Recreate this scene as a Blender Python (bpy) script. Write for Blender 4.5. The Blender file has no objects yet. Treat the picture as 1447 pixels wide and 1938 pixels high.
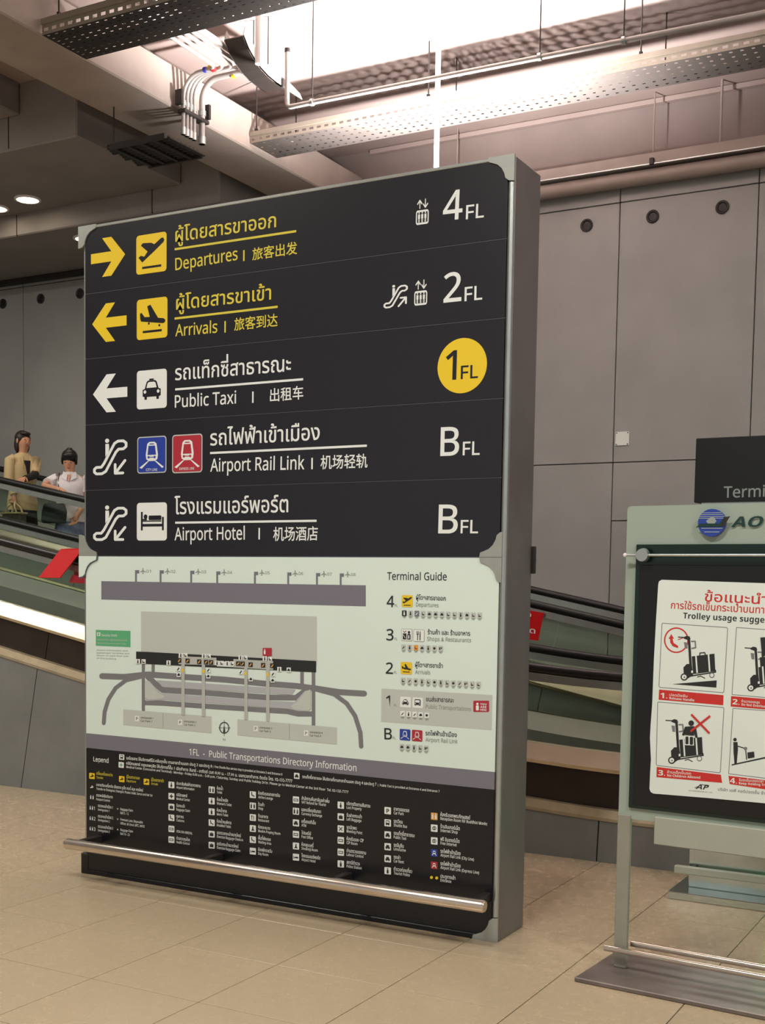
import bpy, bmesh, math, random
from mathutils import Vector, Matrix
from mathutils.geometry import tessellate_polygon, interpolate_bezier

random.seed(7)
PI = math.pi
sc = bpy.context.scene
COL = sc.collection

# ---------------------------------------------------------------- camera
W_PX, H_PX = 1447.0, 1938.0
YAW, PITCH, ROLL, F_PX, CX, CY = -0.5055, -0.0719, 0.015, 2313.96, 712.65, 1269.86
CAM = Vector((0, 0, 1.8))
_cy, _sy, _cp, _sp, _cr, _sr = math.cos(YAW), math.sin(YAW), math.cos(PITCH), math.sin(PITCH), math.cos(ROLL), math.sin(ROLL)
FW = Vector((_sy * _cp, _cy * _cp, _sp))
_r = Vector((_cy, -_sy, 0)); _u = _r.cross(FW)
RT = _r * _cr + _u * _sr
UP = _u * _cr - _r * _sr
cd = bpy.data.cameras.new('camera')
cam = bpy.data.objects.new('camera', cd); COL.objects.link(cam)
cd.sensor_fit = 'HORIZONTAL'; cd.sensor_width = 36.0
cd.lens = F_PX * 36.0 / W_PX
cd.shift_x = (W_PX / 2 - CX) / W_PX
cd.shift_y = (CY - H_PX / 2) / W_PX
cam.matrix_world = Matrix(((RT.x, UP.x, -FW.x, CAM.x), (RT.y, UP.y, -FW.y, CAM.y), (RT.z, UP.z, -FW.z, CAM.z), (0, 0, 0, 1)))
sc.camera = cam

# ---------------------------------------------------------------- world, lights, exposure
sc.view_settings.view_transform = 'Standard'
sc.view_settings.look = 'None'
sc.view_settings.gamma = 1.0
sc.view_settings.use_curve_mapping = False
sc.view_settings.exposure = 0.0
wd = bpy.data.worlds.new('hall_ambient'); sc.world = wd; wd.use_nodes = True
wd.node_tree.nodes['Background'].inputs[0].default_value = (1.0, 0.985, 0.96, 1)
wd.node_tree.nodes['Background'].inputs[1].default_value = 0.45

def area_light(name, loc, size, power, color, rot=(0, 0, 0), size_y=None):
    l = bpy.data.lights.new(name, 'AREA'); l.energy = power; l.color = color
    l.shape = 'RECTANGLE'; l.size = size; l.size_y = size_y or size
    o = bpy.data.objects.new(name, l); COL.objects.link(o); o.location = loc; o.rotation_euler = rot
    return o
# the hall's own ceiling lamps, above and behind the camera
for loc, pw in (((-2.5, 1.5, 6.0), 235), ((2.4, 2.4, 6.0), 190), ((-7.0, 3.0, 6.0), 235), ((-11.0, 6.0, 5.9), 170), ((0.5, 7.0, 6.0), 90)):
    area_light('hall_light', loc, 1.6, pw, (1.0, 0.965, 0.88), size_y=0.6)

# ---------------------------------------------------------------- helpers: materials
MATS = {}
def lin(c):
    return tuple(((x / 255.0) / 12.92 if x / 255.0 <= 0.04045 else ((x / 255.0 + 0.055) / 1.055) ** 2.4) for x in c) + (1,)

def mat(name, rgb, rough=0.5, metal=0.0, noise=0.0, scale=8.0, bump=0.0, spec=0.5, rnd=0.0, rough_var=0.0, coat=0.0):
    if name in MATS: return MATS[name]
    m = bpy.data.materials.new(name); m.use_nodes = True; MATS[name] = m
    nt = m.node_tree; b = nt.nodes['Principled BSDF']; L = nt.links
    b.inputs['Roughness'].default_value = rough; b.inputs['Metallic'].default_value = metal
    b.inputs['Specular IOR Level'].default_value = spec
    b.inputs['Coat Weight'].default_value = coat
    base = lin(rgb)
    tc = nt.nodes.new('ShaderNodeTexCoord')
    n = nt.nodes.new('ShaderNodeTexNoise'); n.inputs['Scale'].default_value = scale; n.inputs['Detail'].default_value = 6
    geo = nt.nodes.new('ShaderNodeNewGeometry'); L.new(geo.outputs['Position'], n.inputs['Vector'])
    mx = nt.nodes.new('ShaderNodeMix'); mx.data_type = 'RGBA'
    lo = tuple(c * (1 - noise) for c in base[:3]) + (1,); hi = tuple(min(1, c * (1 + noise)) for c in base[:3]) + (1,)
    mx.inputs[6].default_value = lo; mx.inputs[7].default_value = hi
    mr = nt.nodes.new('ShaderNodeMapRange'); mr.inputs[1].default_value = 0.3; mr.inputs[2].default_value = 0.7
    L.new(n.outputs['Fac'], mr.inputs[0])
    L.new(mr.outputs[0], mx.inputs[0])
    out = mx.outputs[2]
    if rnd:
        oi = nt.nodes.new('ShaderNodeObjectInfo')
        r2 = nt.nodes.new('ShaderNodeMapRange'); r2.inputs[3].default_value = 1 - rnd; r2.inputs[4].default_value = 1 + rnd
        L.new(oi.outputs['Random'], r2.inputs[0])
        hv = nt.nodes.new('ShaderNodeHueSaturation'); L.new(r2.outputs[0], hv.inputs['Value']); L.new(out, hv.inputs['Color']); out = hv.outputs[0]
    L.new(out, b.inputs['Base Color'])
    if rough_var:
        r3 = nt.nodes.new('ShaderNodeMapRange'); r3.inputs[3].default_value = max(0, rough - rough_var); r3.inputs[4].default_value = rough + rough_var
        L.new(n.outputs['Fac'], r3.inputs[0]); L.new(r3.outputs[0], b.inputs['Roughness'])
    if bump:
        n2 = nt.nodes.new('ShaderNodeTexNoise'); n2.inputs['Scale'].default_value = scale * 9; n2.inputs['Detail'].default_value = 4
        L.new(geo.outputs['Position'], n2.inputs['Vector'])
        bp = nt.nodes.new('ShaderNodeBump'); bp.inputs['Strength'].default_value = bump; bp.inputs['Distance'].default_value = 0.01
        L.new(n2.outputs['Fac'], bp.inputs['Height']); L.new(bp.outputs[0], b.inputs['Normal'])
    return m

def emit(name, rgb, s):
    m = bpy.data.materials.new(name); m.use_nodes = True
    b = m.node_tree.nodes['Principled BSDF']
    b.inputs['Base Color'].default_value = lin(rgb)
    b.inputs['Emission Color'].default_value = lin(rgb); b.inputs['Emission Strength'].default_value = s
    return m

def glass(name, tint, refl=0.12, rough=0.03, haze=0.0):
    m = bpy.data.materials.new(name); m.use_nodes = True; nt = m.node_tree; L = nt.links
    nt.nodes.remove(nt.nodes['Principled BSDF'])
    tr = nt.nodes.new('ShaderNodeBsdfTransparent'); tr.inputs[0].default_value = tint + (1,)
    gl = nt.nodes.new('ShaderNodeBsdfGlossy'); gl.inputs['Roughness'].default_value = rough; gl.inputs[0].default_value = (0.9, 0.95, 0.93, 1)
    lw = nt.nodes.new('ShaderNodeLayerWeight'); lw.inputs[0].default_value = 0.5
    fr = nt.nodes.new('ShaderNodeMath'); fr.operation = 'POWER'; fr.inputs[1].default_value = 4.0; L.new(lw.outputs['Facing'], fr.inputs[0])
    ad = nt.nodes.new('ShaderNodeMath'); ad.operation = 'ADD'; ad.inputs[1].default_value = refl; L.new(fr.outputs[0], ad.inputs[0])
    mx = nt.nodes.new('ShaderNodeMixShader'); L.new(ad.outputs[0], mx.inputs[0]); L.new(tr.outputs[0], mx.inputs[1]); L.new(gl.outputs[0], mx.inputs[2])
    last = mx.outputs[0]
    if haze:
        df = nt.nodes.new('ShaderNodeBsdfDiffuse'); df.inputs[0].default_value = (0.42, 0.50, 0.43, 1)
        m2 = nt.nodes.new('ShaderNodeMixShader'); m2.inputs[0].default_value = haze
        L.new(last, m2.inputs[1]); L.new(df.outputs[0], m2.inputs[2]); last = m2.outputs[0]
    L.new(last, nt.nodes['Material Output'].inputs[0])
    return m

def tile_mat():
    m = mat('floor_tile', (188, 169, 141), rough=0.27, noise=0.02, scale=14.0, rnd=0.02, rough_var=0.03, spec=0.5)
    return m

M = dict(
    tile=tile_mat(),
    joint=mat('tile_joint', (84, 72, 60), 0.8),
    wall=mat('wall_concrete', (152, 151, 148), 0.42, noise=0.10, scale=1.3, bump=0.05, rnd=0.02),
    parapet=mat('parapet_concrete', (128, 130, 128), 0.6, noise=0.12, scale=2.2, bump=0.12),
    gap=mat('joint_dark', (48, 45, 43), 0.9),
    slab=mat('slab_concrete', (168, 150, 144), 0.7, noise=0.08, scale=1.5, bump=0.08),
    beam=mat('beam_concrete', (165, 152, 143), 0.7, noise=0.12, scale=2.5, bump=0.15),
    soffit=mat('soffit_concrete', (142, 135, 132), 0.7, noise=0.08, scale=2.0, bump=0.08),
    header=mat('header_concrete', (142, 128, 123), 0.75, noise=0.08, scale=2.0, bump=0.1),
    black=mat('sign_black', (31, 31, 38), 0.32, noise=0.04, scale=20),
    map_white=mat('sign_white', (224, 240, 232), 0.35, noise=0.015, scale=4),
    legend=mat('sign_legend_black', (17, 19, 24), 0.3, noise=0.04, scale=20),
    line=mat('row_joint', (95, 95, 110), 0.5),
    yellow=mat('ink_yellow', (240, 205, 40), 0.45),
    text_yellow=mat('ink_text_yellow', (222, 205, 70), 0.45),
    white=mat('ink_white', (236, 240, 238), 0.45),
    grey_text=mat('ink_grey', (150, 160, 155), 0.5),
    pale_grey=mat('ink_pale_grey', (196, 202, 196), 0.5),
    mid_grey=mat('ink_mid_grey', (186, 189, 184), 0.5),
    road=mat('ink_road', (125, 125, 130), 0.5),
    lane=mat('ink_lane', (180, 182, 188), 0.5),
    ink=mat('ink_black', (38, 42, 44), 0.45),
    band=mat('ink_band', (122, 120, 132), 0.45),
    blue=mat('ink_blue', (42, 66, 165), 0.4),
    red=mat('ink_red', (178, 48, 62), 0.4),
    poster_red=mat('ink_poster_red', (205, 48, 45), 0.5),
    green=mat('ink_green', (96, 178, 128), 0.45),
    orange=mat('ink_orange', (225, 165, 80), 0.45),
    alu=mat('aluminium', (190, 196, 194), 0.32, 0.85, noise=0.05, scale=12),
    alu_side=mat('frame_side_grey', (128, 122, 122), 0.42, 0.55, noise=0.06, scale=6),
    bracket=mat('bracket_metal', (168, 172, 166), 0.45, 0.35, noise=0.04, scale=20),
    steel=mat('brushed_steel', (215, 205, 192), 0.22, 1.0, noise=0.06, scale=15),
    rail=mat('rail_steel', (225, 212, 200), 0.27, 1.0, noise=0.05, scale=20),
    rubber=mat('handrail_rubber', (16, 14, 14), 0.45),
    dark=mat('dark_metal', (52, 48, 46), 0.5, 0.4, noise=0.1, scale=5),
    cladding=mat('dark_cladding', (70, 62, 56), 0.38, 0.55, noise=0.12, scale=4),
    deck=mat('deck_steel', (218, 208, 184), 0.24, 0.9, noise=0.1, scale=3),
    trim=mat('trim_steel', (190, 174, 146), 0.55, 0.8, noise=0.2, scale=5),
    skirting=mat('inner_skirt_grey', (128, 130, 120), 0.5, 0.2, noise=0.06, scale=3),
    pallet=mat('pallet_metal', (112, 106, 96), 0.5, 0.5, noise=0.1, scale=3),
    galv=mat('tray_underside', (104, 97, 93), 0.6, 0.2, noise=0.06, scale=8),
    tray=mat('tray_metal', (150, 142, 130), 0.55, 0.5, noise=0.08, scale=10),
    pipe=mat('pipe_metal', (172, 166, 162), 0.4, 0.4, noise=0.04, scale=10),
    duct=mat('wall_pipe', (158, 144, 136), 0.55, 0.1, noise=0.06, scale=6),
    pole=mat('white_paint', (235, 230, 228), 0.4),
    trunk=mat('trunk_metal', (52, 46, 43), 0.45, 0.5, noise=0.08, scale=10),
    screen=mat('screen_black', (14, 16, 18), 0.3),
    green_black=mat('screen_border', (12, 34, 28), 0.25),
    paper=mat('poster_paper', (228, 238, 232), 0.6, noise=0.02, scale=4),
    post=mat('stand_post', (158, 158, 146), 0.42, 0.3, noise=0.05, scale=10),
    base_plate=mat('base_plate', (128, 118, 114), 0.42, 0.5, noise=0.18, scale=6),
    lowbox=mat('stand_lower_panel', (172, 176, 162), 0.5, 0.1, noise=0.03, scale=10),
    mirror=mat('mirror_steel', (205, 215, 210), 0.16, 1.0, noise=0.06, scale=6),
    logo_blue=mat('logo_blue', (40, 68, 158), 0.35),
    logo_green=mat('logo_green', (18, 55, 52), 0.4),
    red_plate=mat('red_plate', (205, 22, 26), 0.6, spec=0.2),
    plate=mat('cover_plate', (225, 230, 224), 0.5),
    skin=mat('skin', (206, 150, 118), 0.55, noise=0.04, scale=10),
    hair=mat('hair_dark', (38, 26, 22), 0.5, noise=0.2, scale=60),
    hair_black=mat('hair_black', (14, 13, 16), 0.45, noise=0.2, scale=60),
    blazer=mat('blazer_beige', (196, 172, 128), 0.8, noise=0.05, scale=30),
    top_black=mat('cloth_black', (22, 18, 20), 0.85),
    shirt=mat('shirt_white', (225, 218, 220), 0.8, noise=0.03, scale=30),
    skirt=mat('skirt_floral', (110, 118, 150), 0.85, noise=0.65, scale=9),
    bag_green=mat('bag_green', (30, 42, 40), 0.5),
    bag_beige=mat('bag_beige', (205, 186, 140), 0.6),
    bag_brown=mat('bag_brown', (98, 86, 80), 0.6, noise=0.3, scale=30),
    shoe=mat('shoe_black', (20, 18, 18), 0.5),
    eye=mat('eye_dark', (30, 22, 20), 0.3),
    lip=mat('lip', (165, 80, 70), 0.5),
    tape_blue=mat('tape_blue', (50, 50, 150), 0.5),
    tape_yellow=mat('tape_yellow', (225, 190, 50), 0.5),
    tape_red=mat('tape_red', (180, 40, 40), 0.5),
)
M['glass'] = glass('walkway_glass', (0.90, 0.95, 0.91), 0.03)
M['frost'] = glass('frosted_glass', (0.35, 0.42, 0.37), 0.05, 0.35, haze=0.82)
M['lamp'] = emit('lamp_glow', (255, 236, 205), 14)
M['uplight'] = emit('uplight_glow', (255, 244, 236), 30)
M['led'] = emit('green_screen', (30, 235, 130), 0.75)

# ---------------------------------------------------------------- helpers: objects and meshes
def link(o, parent=None):
    COL.objects.link(o)
    if parent is not None:
        o.parent = parent                       # meshes are written in world coordinates; the empty's own placing is undone here
        if parent.type == 'EMPTY': o.matrix_parent_inverse = (Matrix.Translation(parent.location) @ Matrix.Rotation(parent.rotation_euler.z, 4, 'Z')).inverted()
    return o

def tag(o, label=None, cat=None, group=None, kind=None):
    if label: o['label'] = label
    if cat: o['category'] = cat
    if group: o['group'] = group
    if kind: o['kind'] = kind
    return o

def empty(name, loc=(0, 0, 0), rz=0.0):
    o = bpy.data.objects.new(name, None); o.empty_display_size = 0.1
    o.location = loc; o.rotation_euler = (0, 0, rz)
    return link(o)

class MB:
    """collects faces; build() links them as one mesh object (coordinates relative to the parent's frame)"""
    def __init__(s): s.v = []; s.f = []; s.m = []; s.mats = []; s.smooth = []
    def mi(s, m):
        if m not in s.mats: s.mats.append(m)
        return s.mats.index(m)
    def add(s, V, Fc, m=None, smooth=False):
        b = len(s.v); s.v += [tuple(p) for p in V]
        k = s.mi(m) if m is not None else 0
        for f in Fc: s.f.append(tuple(b + i for i in f)); s.m.append(k); s.smooth.append(smooth)
        return s
    def box(s, x0, x1, y0, y1, z0, z1, m=None):
        V = [(x, y, z) for x in (x0, x1) for y in (y0, y1) for z in (z0, z1)]
        return s.add(V, [(0, 1, 3, 2), (4, 6, 7, 5), (0, 4, 5, 1), (2, 3, 7, 6), (0, 2, 6, 4), (1, 5, 7, 3)], m)
    def bbox(s, x0, x1, y0, y1, z0, z1, b=0.004, m=None):
        """box with chamfered edges"""
        bm = bmesh.new(); bmesh.ops.create_cube(bm, size=1.0)
        for v in bm.verts:
            v.co = Vector(((x0 + x1) / 2 + v.co.x * (x1 - x0), (y0 + y1) / 2 + v.co.y * (y1 - y0), (z0 + z1) / 2 + v.co.z * (z1 - z0)))
        bmesh.ops.bevel(bm, geom=bm.edges[:], offset=b, segments=1, affect='EDGES', profile=0.5)
        bm.verts.ensure_lookup_table(); bm.verts.index_update()
        s.add([v.co for v in bm.verts], [[v.index for v in f.verts] for f in bm.faces], m); bm.free(); return s
    def tube(s, pts, r, n=10, m=None, caps=True, smooth=True, flat=1.0):
        pts = [Vector(p) for p in pts]; rings = []
        rs = r if isinstance(r, (list, tuple)) else [r] * len(pts)
        prev = None
        for i, p in enumerate(pts):
            d = (pts[min(i + 1, len(pts) - 1)] - pts[max(i - 1, 0)]).normalized()
            if prev is None:
                a = Vector((0, 0, 1)) if abs(d.z) < 0.9 else Vector((1, 0, 0))
                prev = d.cross(a).normalized()
            u = (prev - d * prev.dot(d)).normalized(); prev = u; w = d.cross(u)
            rings.append([p + u * math.cos(2 * PI * k / n) * rs[i] + w * math.sin(2 * PI * k / n) * rs[i] * flat for k in range(n)])
        V = [q for R_ in rings for q in R_]; Fc = []
        for i in range(len(rings) - 1):
            for k in range(n):
                a, b = i * n + k, i * n + (k + 1) % n
                Fc.append((a, b, b + n, a + n))
        s.add(V, Fc, m, smooth)
        if caps:
            s.add(rings[0], [tuple(range(n - 1, -1, -1))], m); s.add(rings[-1], [tuple(range(n))], m)
        return s
    def disc(s, c, r, axis, t, n=24, m=None, r2=None):
        """short cylinder centred at c along axis"""
        a = Vector(axis).normalized()
        return s.tube([Vector(c) - a * t / 2, Vector(c) + a * t / 2], [r, r2 if r2 is not None else r], n, m, True, False)
    def prism(s, pts, dirv, m=None):
        """planar polygon (3d points) extruded along dirv"""
        pts = [Vector(p) for p in pts]; d = Vector(dirv); n = len(pts)
        tri = tessellate_polygon([pts])
        V = pts + [p + d for p in pts]
        Fc = [tuple(t) for t in tri] + [tuple(i + n for i in reversed(t)) for t in tri]
        Fc += [(i, (i + 1) % n, (i + 1) % n + n, i + n) for i in range(n)]
        return s.add(V, Fc, m)
    def ellip(s, c, rx, ry, rz, n=16, k=10, m=None, rot=None):
        V = []; Fc = []
        for i in range(k + 1):
            th = PI * i / k
            for j in range(n):
                ph = 2 * PI * j / n
                p = Vector((rx * math.sin(th) * math.cos(ph), ry * math.sin(th) * math.sin(ph), rz * math.cos(th)))
                if rot: p = rot @ p
                V.append(Vector(c) + p)
        for i in range(k):
            for j in range(n):
                a, b = i * n + j, i * n + (j + 1) % n
                Fc.append((a, a + n, b + n, b))
        return s.add(V, Fc, m, True)
    def build(s, name, m=None, parent=None, fixn=True):
        me = bpy.data.meshes.new(name); me.from_pydata(s.v, [], s.f)
        if m is not None: me.materials.append(m)
        else:
            for q in s.mats: me.materials.append(q)
            me.polygons.foreach_set('material_index', s.m)
        me.polygons.foreach_set('use_smooth', s.smooth)
        if fixn:
            bm = bmesh.new(); bm.from_mesh(me); bmesh.ops.recalc_face_normals(bm, faces=bm.faces[:]); bm.to_mesh(me); bm.free()
        me.update()
        return link(bpy.data.objects.new(name, me), parent)

def struct(o): o['kind'] = 'structure'; return o

def pixel_ray(u, v): return FW + RT * ((u - CX) / F_PX) + UP * ((CY - v) / F_PX)

class Plane:
    """an upright face: origin, direction along it; local coordinates are (s along, z up)"""
    def __init__(s, o, a):
        s.o = Vector(o); s.d = Vector((math.cos(a), math.sin(a), 0)); s.n = Vector((s.d.y, -s.d.x, 0))   # n faces the viewer's side (-y)
    def at(s, u, v):
        r = pixel_ray(u, v); t = (s.o - CAM).dot(s.n) / r.dot(s.n); p = CAM + r * t
        return ((p - s.o).dot(s.d), p.z)
    def p3(s, q, off=0.0): return s.o + s.d * q[0] + s.n * off + Vector((0, 0, q[1] - s.o.z))

# ---------------------------------------------------------------- helpers: lettering and flat print
def sans(t, bold=False):
    out = ''
    for ch in t:
        o = ord(ch)
        if 65 <= o <= 90: out += chr((0x1D5D4 if bold else 0x1D5A0) + o - 65)
        elif 97 <= o <= 122: out += chr((0x1D5EE if bold else 0x1D5BA) + o - 97)
        elif 48 <= o <= 57: out += chr((0x1D7EC if bold else 0x1D7E2) + o - 48)
        else: out += ch
    return out

LC = {}
def raw_loops(t, res):
    if (t, res) in LC: return LC[(t, res)]
    c = bpy.data.curves.new('t', 'FONT'); c.body = t
    o = bpy.data.objects.new('t', c); COL.objects.link(o)
    dg = bpy.context.evaluated_depsgraph_get(); cu = o.evaluated_get(dg).to_curve(dg)
    Ls = []
    for sp in cu.splines:
        pts = []; b = sp.bezier_points; n = len(b)
        for i in range(n):
            p, q = b[i], b[(i + 1) % n]
            d = q.co - p.co
            if abs((p.handle_right - p.co).cross(d).z) < 1e-5 and abs((q.handle_left - q.co).cross(d).z) < 1e-5: pts.append(p.co.xy.copy()); continue
            pts += [v.xy for v in interpolate_bezier(p.co, p.handle_right, q.handle_left, q.co, res + 1)[:-1]]
        pts = [(v[0], v[1]) for v in pts]
        if len(pts) > 2: Ls.append(pts)
    o.evaluated_get(dg).to_curve_clear(); bpy.data.objects.remove(o); bpy.data.curves.remove(c)
    LC[(t, res)] = Ls
    return Ls

def embolden(l, e, sg):
    n = len(l); o = []
    for i in range(n):
        (ax, ay), (bx, by), (cx, cy) = l[i - 1], l[i], l[(i + 1) % n]
        d1, d2 = math.hypot(bx - ax, by - ay) or 1, math.hypot(cx - bx, cy - by) or 1
        nx, ny = (by - ay) / d1 + (cy - by) / d2, -((bx - ax) / d1 + (cx - bx) / d2); q = math.hypot(nx, ny)
        if q < .35: o.append((bx, by)); continue
        k = min(2 / (q * q) * q, 1.6); o.append((bx + nx / q * e * k * sg, by + ny / q * e * k * sg))
    return o

def xmax(Ls): return max(p[0] for l in Ls for p in l)
UPPER = '\u0e31\u0e34\u0e35\u0e36\u0e37\u0e47\u0e4d'; TONE = '\u0e48\u0e49\u0e4a\u0e4b\u0e4c'
def text_loops(t, res):
    base = ''; marks = []
    for i, ch in enumerate(t):
        if ch in TONE and ((i and t[i - 1] in UPPER) or (i + 1 < len(t) and t[i + 1] == '\u0e33')):
            marks.append((base, ch))
        else: base += ch
    Ls = list(raw_loops(base, res))
    for pre, ch in marks:
        x = xmax(raw_loops(pre + 'I', res)) - xmax(raw_loops('I', res))
        Ls += [[(a + x, b + 0.17) for a, b in l] for l in raw_loops(ch, res)]
    return Ls

def area2(l): return sum(l[i - 1][0] * l[i][1] - l[i][0] * l[i - 1][1] for i in range(len(l)))
def inside(p, poly):
    c = False
    for k in range(len(poly)):
        a, b = poly[k], poly[k - 1]
        if (a[1] > p[1]) != (b[1] > p[1]) and p[0] < (b[0] - a[0]) * (p[1] - a[1]) / (b[1] - a[1]) + a[0]: c = not c
    return c

class G:
    """flat print on a Plane; mp maps drawing coordinates to plane coordinates"""
    def __init__(s, plane, mp=None, lift=0.0008): s.P = plane; s.mp = mp or (lambda x, y: (x, y)); s.b = MB(); s.lift = lift; s.lv = 0
    def face(s, polys, m, lv=1):
        """polys: outer and holes in drawing coordinates"""
        s.lv += 1
        off = s.lift * lv + s.lv * 2e-6
        Q = [[Vector(s.mp(*p)).to_3d() for p in q] for q in polys]
        tri = tessellate_polygon(Q); V = [s.P.p3((v.x, v.y), off) for q in Q for v in q]
        s.b.add(V, [tuple(t) for t in tri], m); return s
    def poly(s, pts, m, lv=1, holes=()): return s.face([pts] + list(holes), m, lv)
    def rect(s, x0, y0, x1, y1, m, lv=1): return s.poly([(x0, y0), (x1, y0), (x1, y1), (x0, y1)], m, lv)
    @staticmethod
    def rr(x0, y0, x1, y1, r, n=5, ry=None):
        ry = ry or r; o = []
        for cx, cy, a in ((x1 - r, y1 - ry, 0), (x0 + r, y1 - ry, 90), (x0 + r, y0 + ry, 180), (x1 - r, y0 + ry, 270)):
            for k in range(n + 1):
                t = math.radians(a + 90 * k / n); o.append((cx + r * math.cos(t), cy + ry * math.sin(t)))
        return o
    def rrect(s, x0, y0, x1, y1, r, m, lv=1, hole=0):
        h = [s.rr(x0 + hole, y0 + hole, x1 - hole, y1 - hole, max(r - hole, 1e-4))] if hole else []
        return s.poly(s.rr(x0, y0, x1, y1, r), m, lv, h)
    def circle(s, cx, cy, r, m, lv=1, n=24, ring=0, ry=None):
        ry = ry or r
        c = [(cx + r * math.cos(2 * PI * k / n), cy + ry * math.sin(2 * PI * k / n)) for k in range(n)]
        h = [[(cx + (r - ring) * math.cos(2 * PI * k / n), cy + (ry - ring) * math.sin(2 * PI * k / n)) for k in range(n)]] if ring else []
        return s.poly(c, m, lv, h)
    def stroke(s, pts, w, m, lv=1, closed=False, rnd=True):
        """each stretch its own quad, joints rounded by small discs"""
        pts = [Vector(p) for p in pts]; n = len(pts)
        for i in range(n if closed else n - 1):
            a, b = pts[i], pts[(i + 1) % n]; d = b - a
            if d.length < 1e-9: continue
            q = Vector((-d.y, d.x)).normalized() * w / 2
            s.poly([tuple(a + q), tuple(b + q), tuple(b - q), tuple(a - q)], m, lv)
        if rnd:
            for k, p in enumerate(pts):
                s.circle(p.x, p.y, w / 2 * 0.995, m, lv, 10)
        return s
    def text(s, t, p0, p1, h, m, lv=1, bold=False, res=3, cond=0.9, shear=0.0, kind=None, maxw=None, emb=0.010):
        """baseline from p0 towards p1 (p1's distance = width unless None), h = height of a capital / consonant in drawing units"""
        kind = kind or ('thai' if any(0xE00 <= ord(c) < 0xE80 for c in t) else 'cjk' if any(ord(c) > 0x2E80 for c in t) else 'latin')
        if kind == 'latin': t = sans(t, bold)
        Ls = text_loops(t, res)
        if kind == 'latin': ref = max(p[1] for l in raw_loops(sans('H', bold), res) for p in l); hole_big = True
        elif kind == 'thai': ref = max(p[1] for l in raw_loops('\u0e01', res) for p in l)
        else: ref = max(p[1] for l in Ls for p in l)
        x0 = min(p[0] for l in Ls for p in l); x1 = xmax(Ls)
        A = Vector(s.mp(*p0)); up = (Vector(s.mp(p0[0], p0[1] - h)) - A).length if s.down else (Vector(s.mp(p0[0], p0[1] + h)) - A).length
        sz = up / ref
        if p1 is not None and p1[0] is not None:
            B = Vector(s.mp(*p1)); d = B - A; sx = d.length / (x1 - x0); d = d.normalized()
        else:
            d = Vector((1, 0)); sx = sz * cond
            if p1 is not None: d = (Vector(s.mp(p0[0] + 10, p0[1] + p1[1])) - A).normalized()
            if maxw: sx = min(sx, maxw / (x1 - x0))
        e = Vector((-d.y, d.x))
        big = max(Ls, key=lambda l: abs(area2(l))); sg = 1 if area2(big) > 0 else -1
        outs = [l for l in Ls if area2(l) * sg > 0]; hs = [l for l in Ls if area2(l) * sg <= 0 and any(inside(l[0], o) for o in outs)]; outs += [l for l in Ls if area2(l) * sg <= 0 and l not in hs]
        for o in outs:
            mine = [q for q in hs if inside(q[0], o)]
            if emb and not (kind == 'latin' and bold):
                so = 1 if area2(o) > 0 else -1; mine = [embolden(q, emb, so) for q in mine]; o = embolden(o, emb, so)
            s.lv += 1; off = s.lift * lv + (s.lv % 60) * 2e-6
            Q = []
            for q in [o] + mine:
                Q.append([Vector((A + d * ((x - x0 + shear * y) * sx) + e * (y * sz))).to_3d() for x, y in q])
            tri = tessellate_polygon(Q); V = [s.P.p3((v.x, v.y), off) for q in Q for v in q]
            s.b.add(V, [tuple(k) for k in tri], m)
        return s
    down = True
    def build(s, name, parent):
        o = s.b.build(name, None, parent, fixn=False)
        return o

def unit(plane, x0, x1, z0, z1):
    g = G(plane, lambda x, y: (x0 + x * (x1 - x0), z0 + y * (z1 - z0))); g.down = False
    return g

UPL = 1900

# ================================================================ THE SETTING
# floor: a bed, with the tiles in view as pieces of their own
TS, TX, TY = 0.6, -4.926, 5.316
fl = MB().box(-14, 6, -8, 12, -0.12, -0.004).build('floor', M['joint']); struct(fl)
def tile_mesh(nx, ny, name):
    w, d = TS * nx, TS * ny
    mb = MB(); g, c = 0.0024, 0.0014
    a, b = g, g + c
    V = [(a, a, -0.02), (w - a, a, -0.02), (w - a, d - a, -0.02), (a, d - a, -0.02),
         (a, a, -c), (w - a, a, -c), (w - a, d - a, -c), (a, d - a, -c), (b, b, 0), (w - b, b, 0), (w - b, d - b, 0), (b, d - b, 0)]
    Fc = [(8, 9, 10, 11)] + [(i, (i + 1) % 4, (i + 1) % 4 + 4, i + 4) for i in range(4)] + [(i + 4, (i + 1) % 4 + 4, (i + 1) % 4 + 8, i + 8) for i in range(4)]
    mb.add(V, Fc, M['tile'])
    me = bpy.data.meshes.new(name); me.from_pydata(mb.v, [], mb.f); me.materials.append(M['tile']); me.update(); return me
tme = tile_mesh(1, 1, 'tile')
vis = []
for i in range(-9, 13):
    for j in range(-5, 4):
        x, y = TX + i * TS, TY + j * TS
        vis.append((x, y))
keep = []
for x, y in vis:
    if y > 7.62: continue
    ok = False
    for dx in (0, 0.3, 0.6):
        for dy in (0, 0.3, 0.6):
            d = Vector((x + dx, y + dy, 0)) - CAM; w = d.dot(FW)
            if w > 0.1:
                uu, vv = CX + F_PX * d.dot(RT) / w, CY - F_PX * d.dot(UP) / w
                if -120 < uu < 1700 and vv < 2150: ok = True
    if ok: keep.append((x, y))
for x, y in keep:
    o = bpy.data.objects.new('tile', tme); COL.objects.link(o); o.parent = fl; o.location = (x, y, 0)
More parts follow.
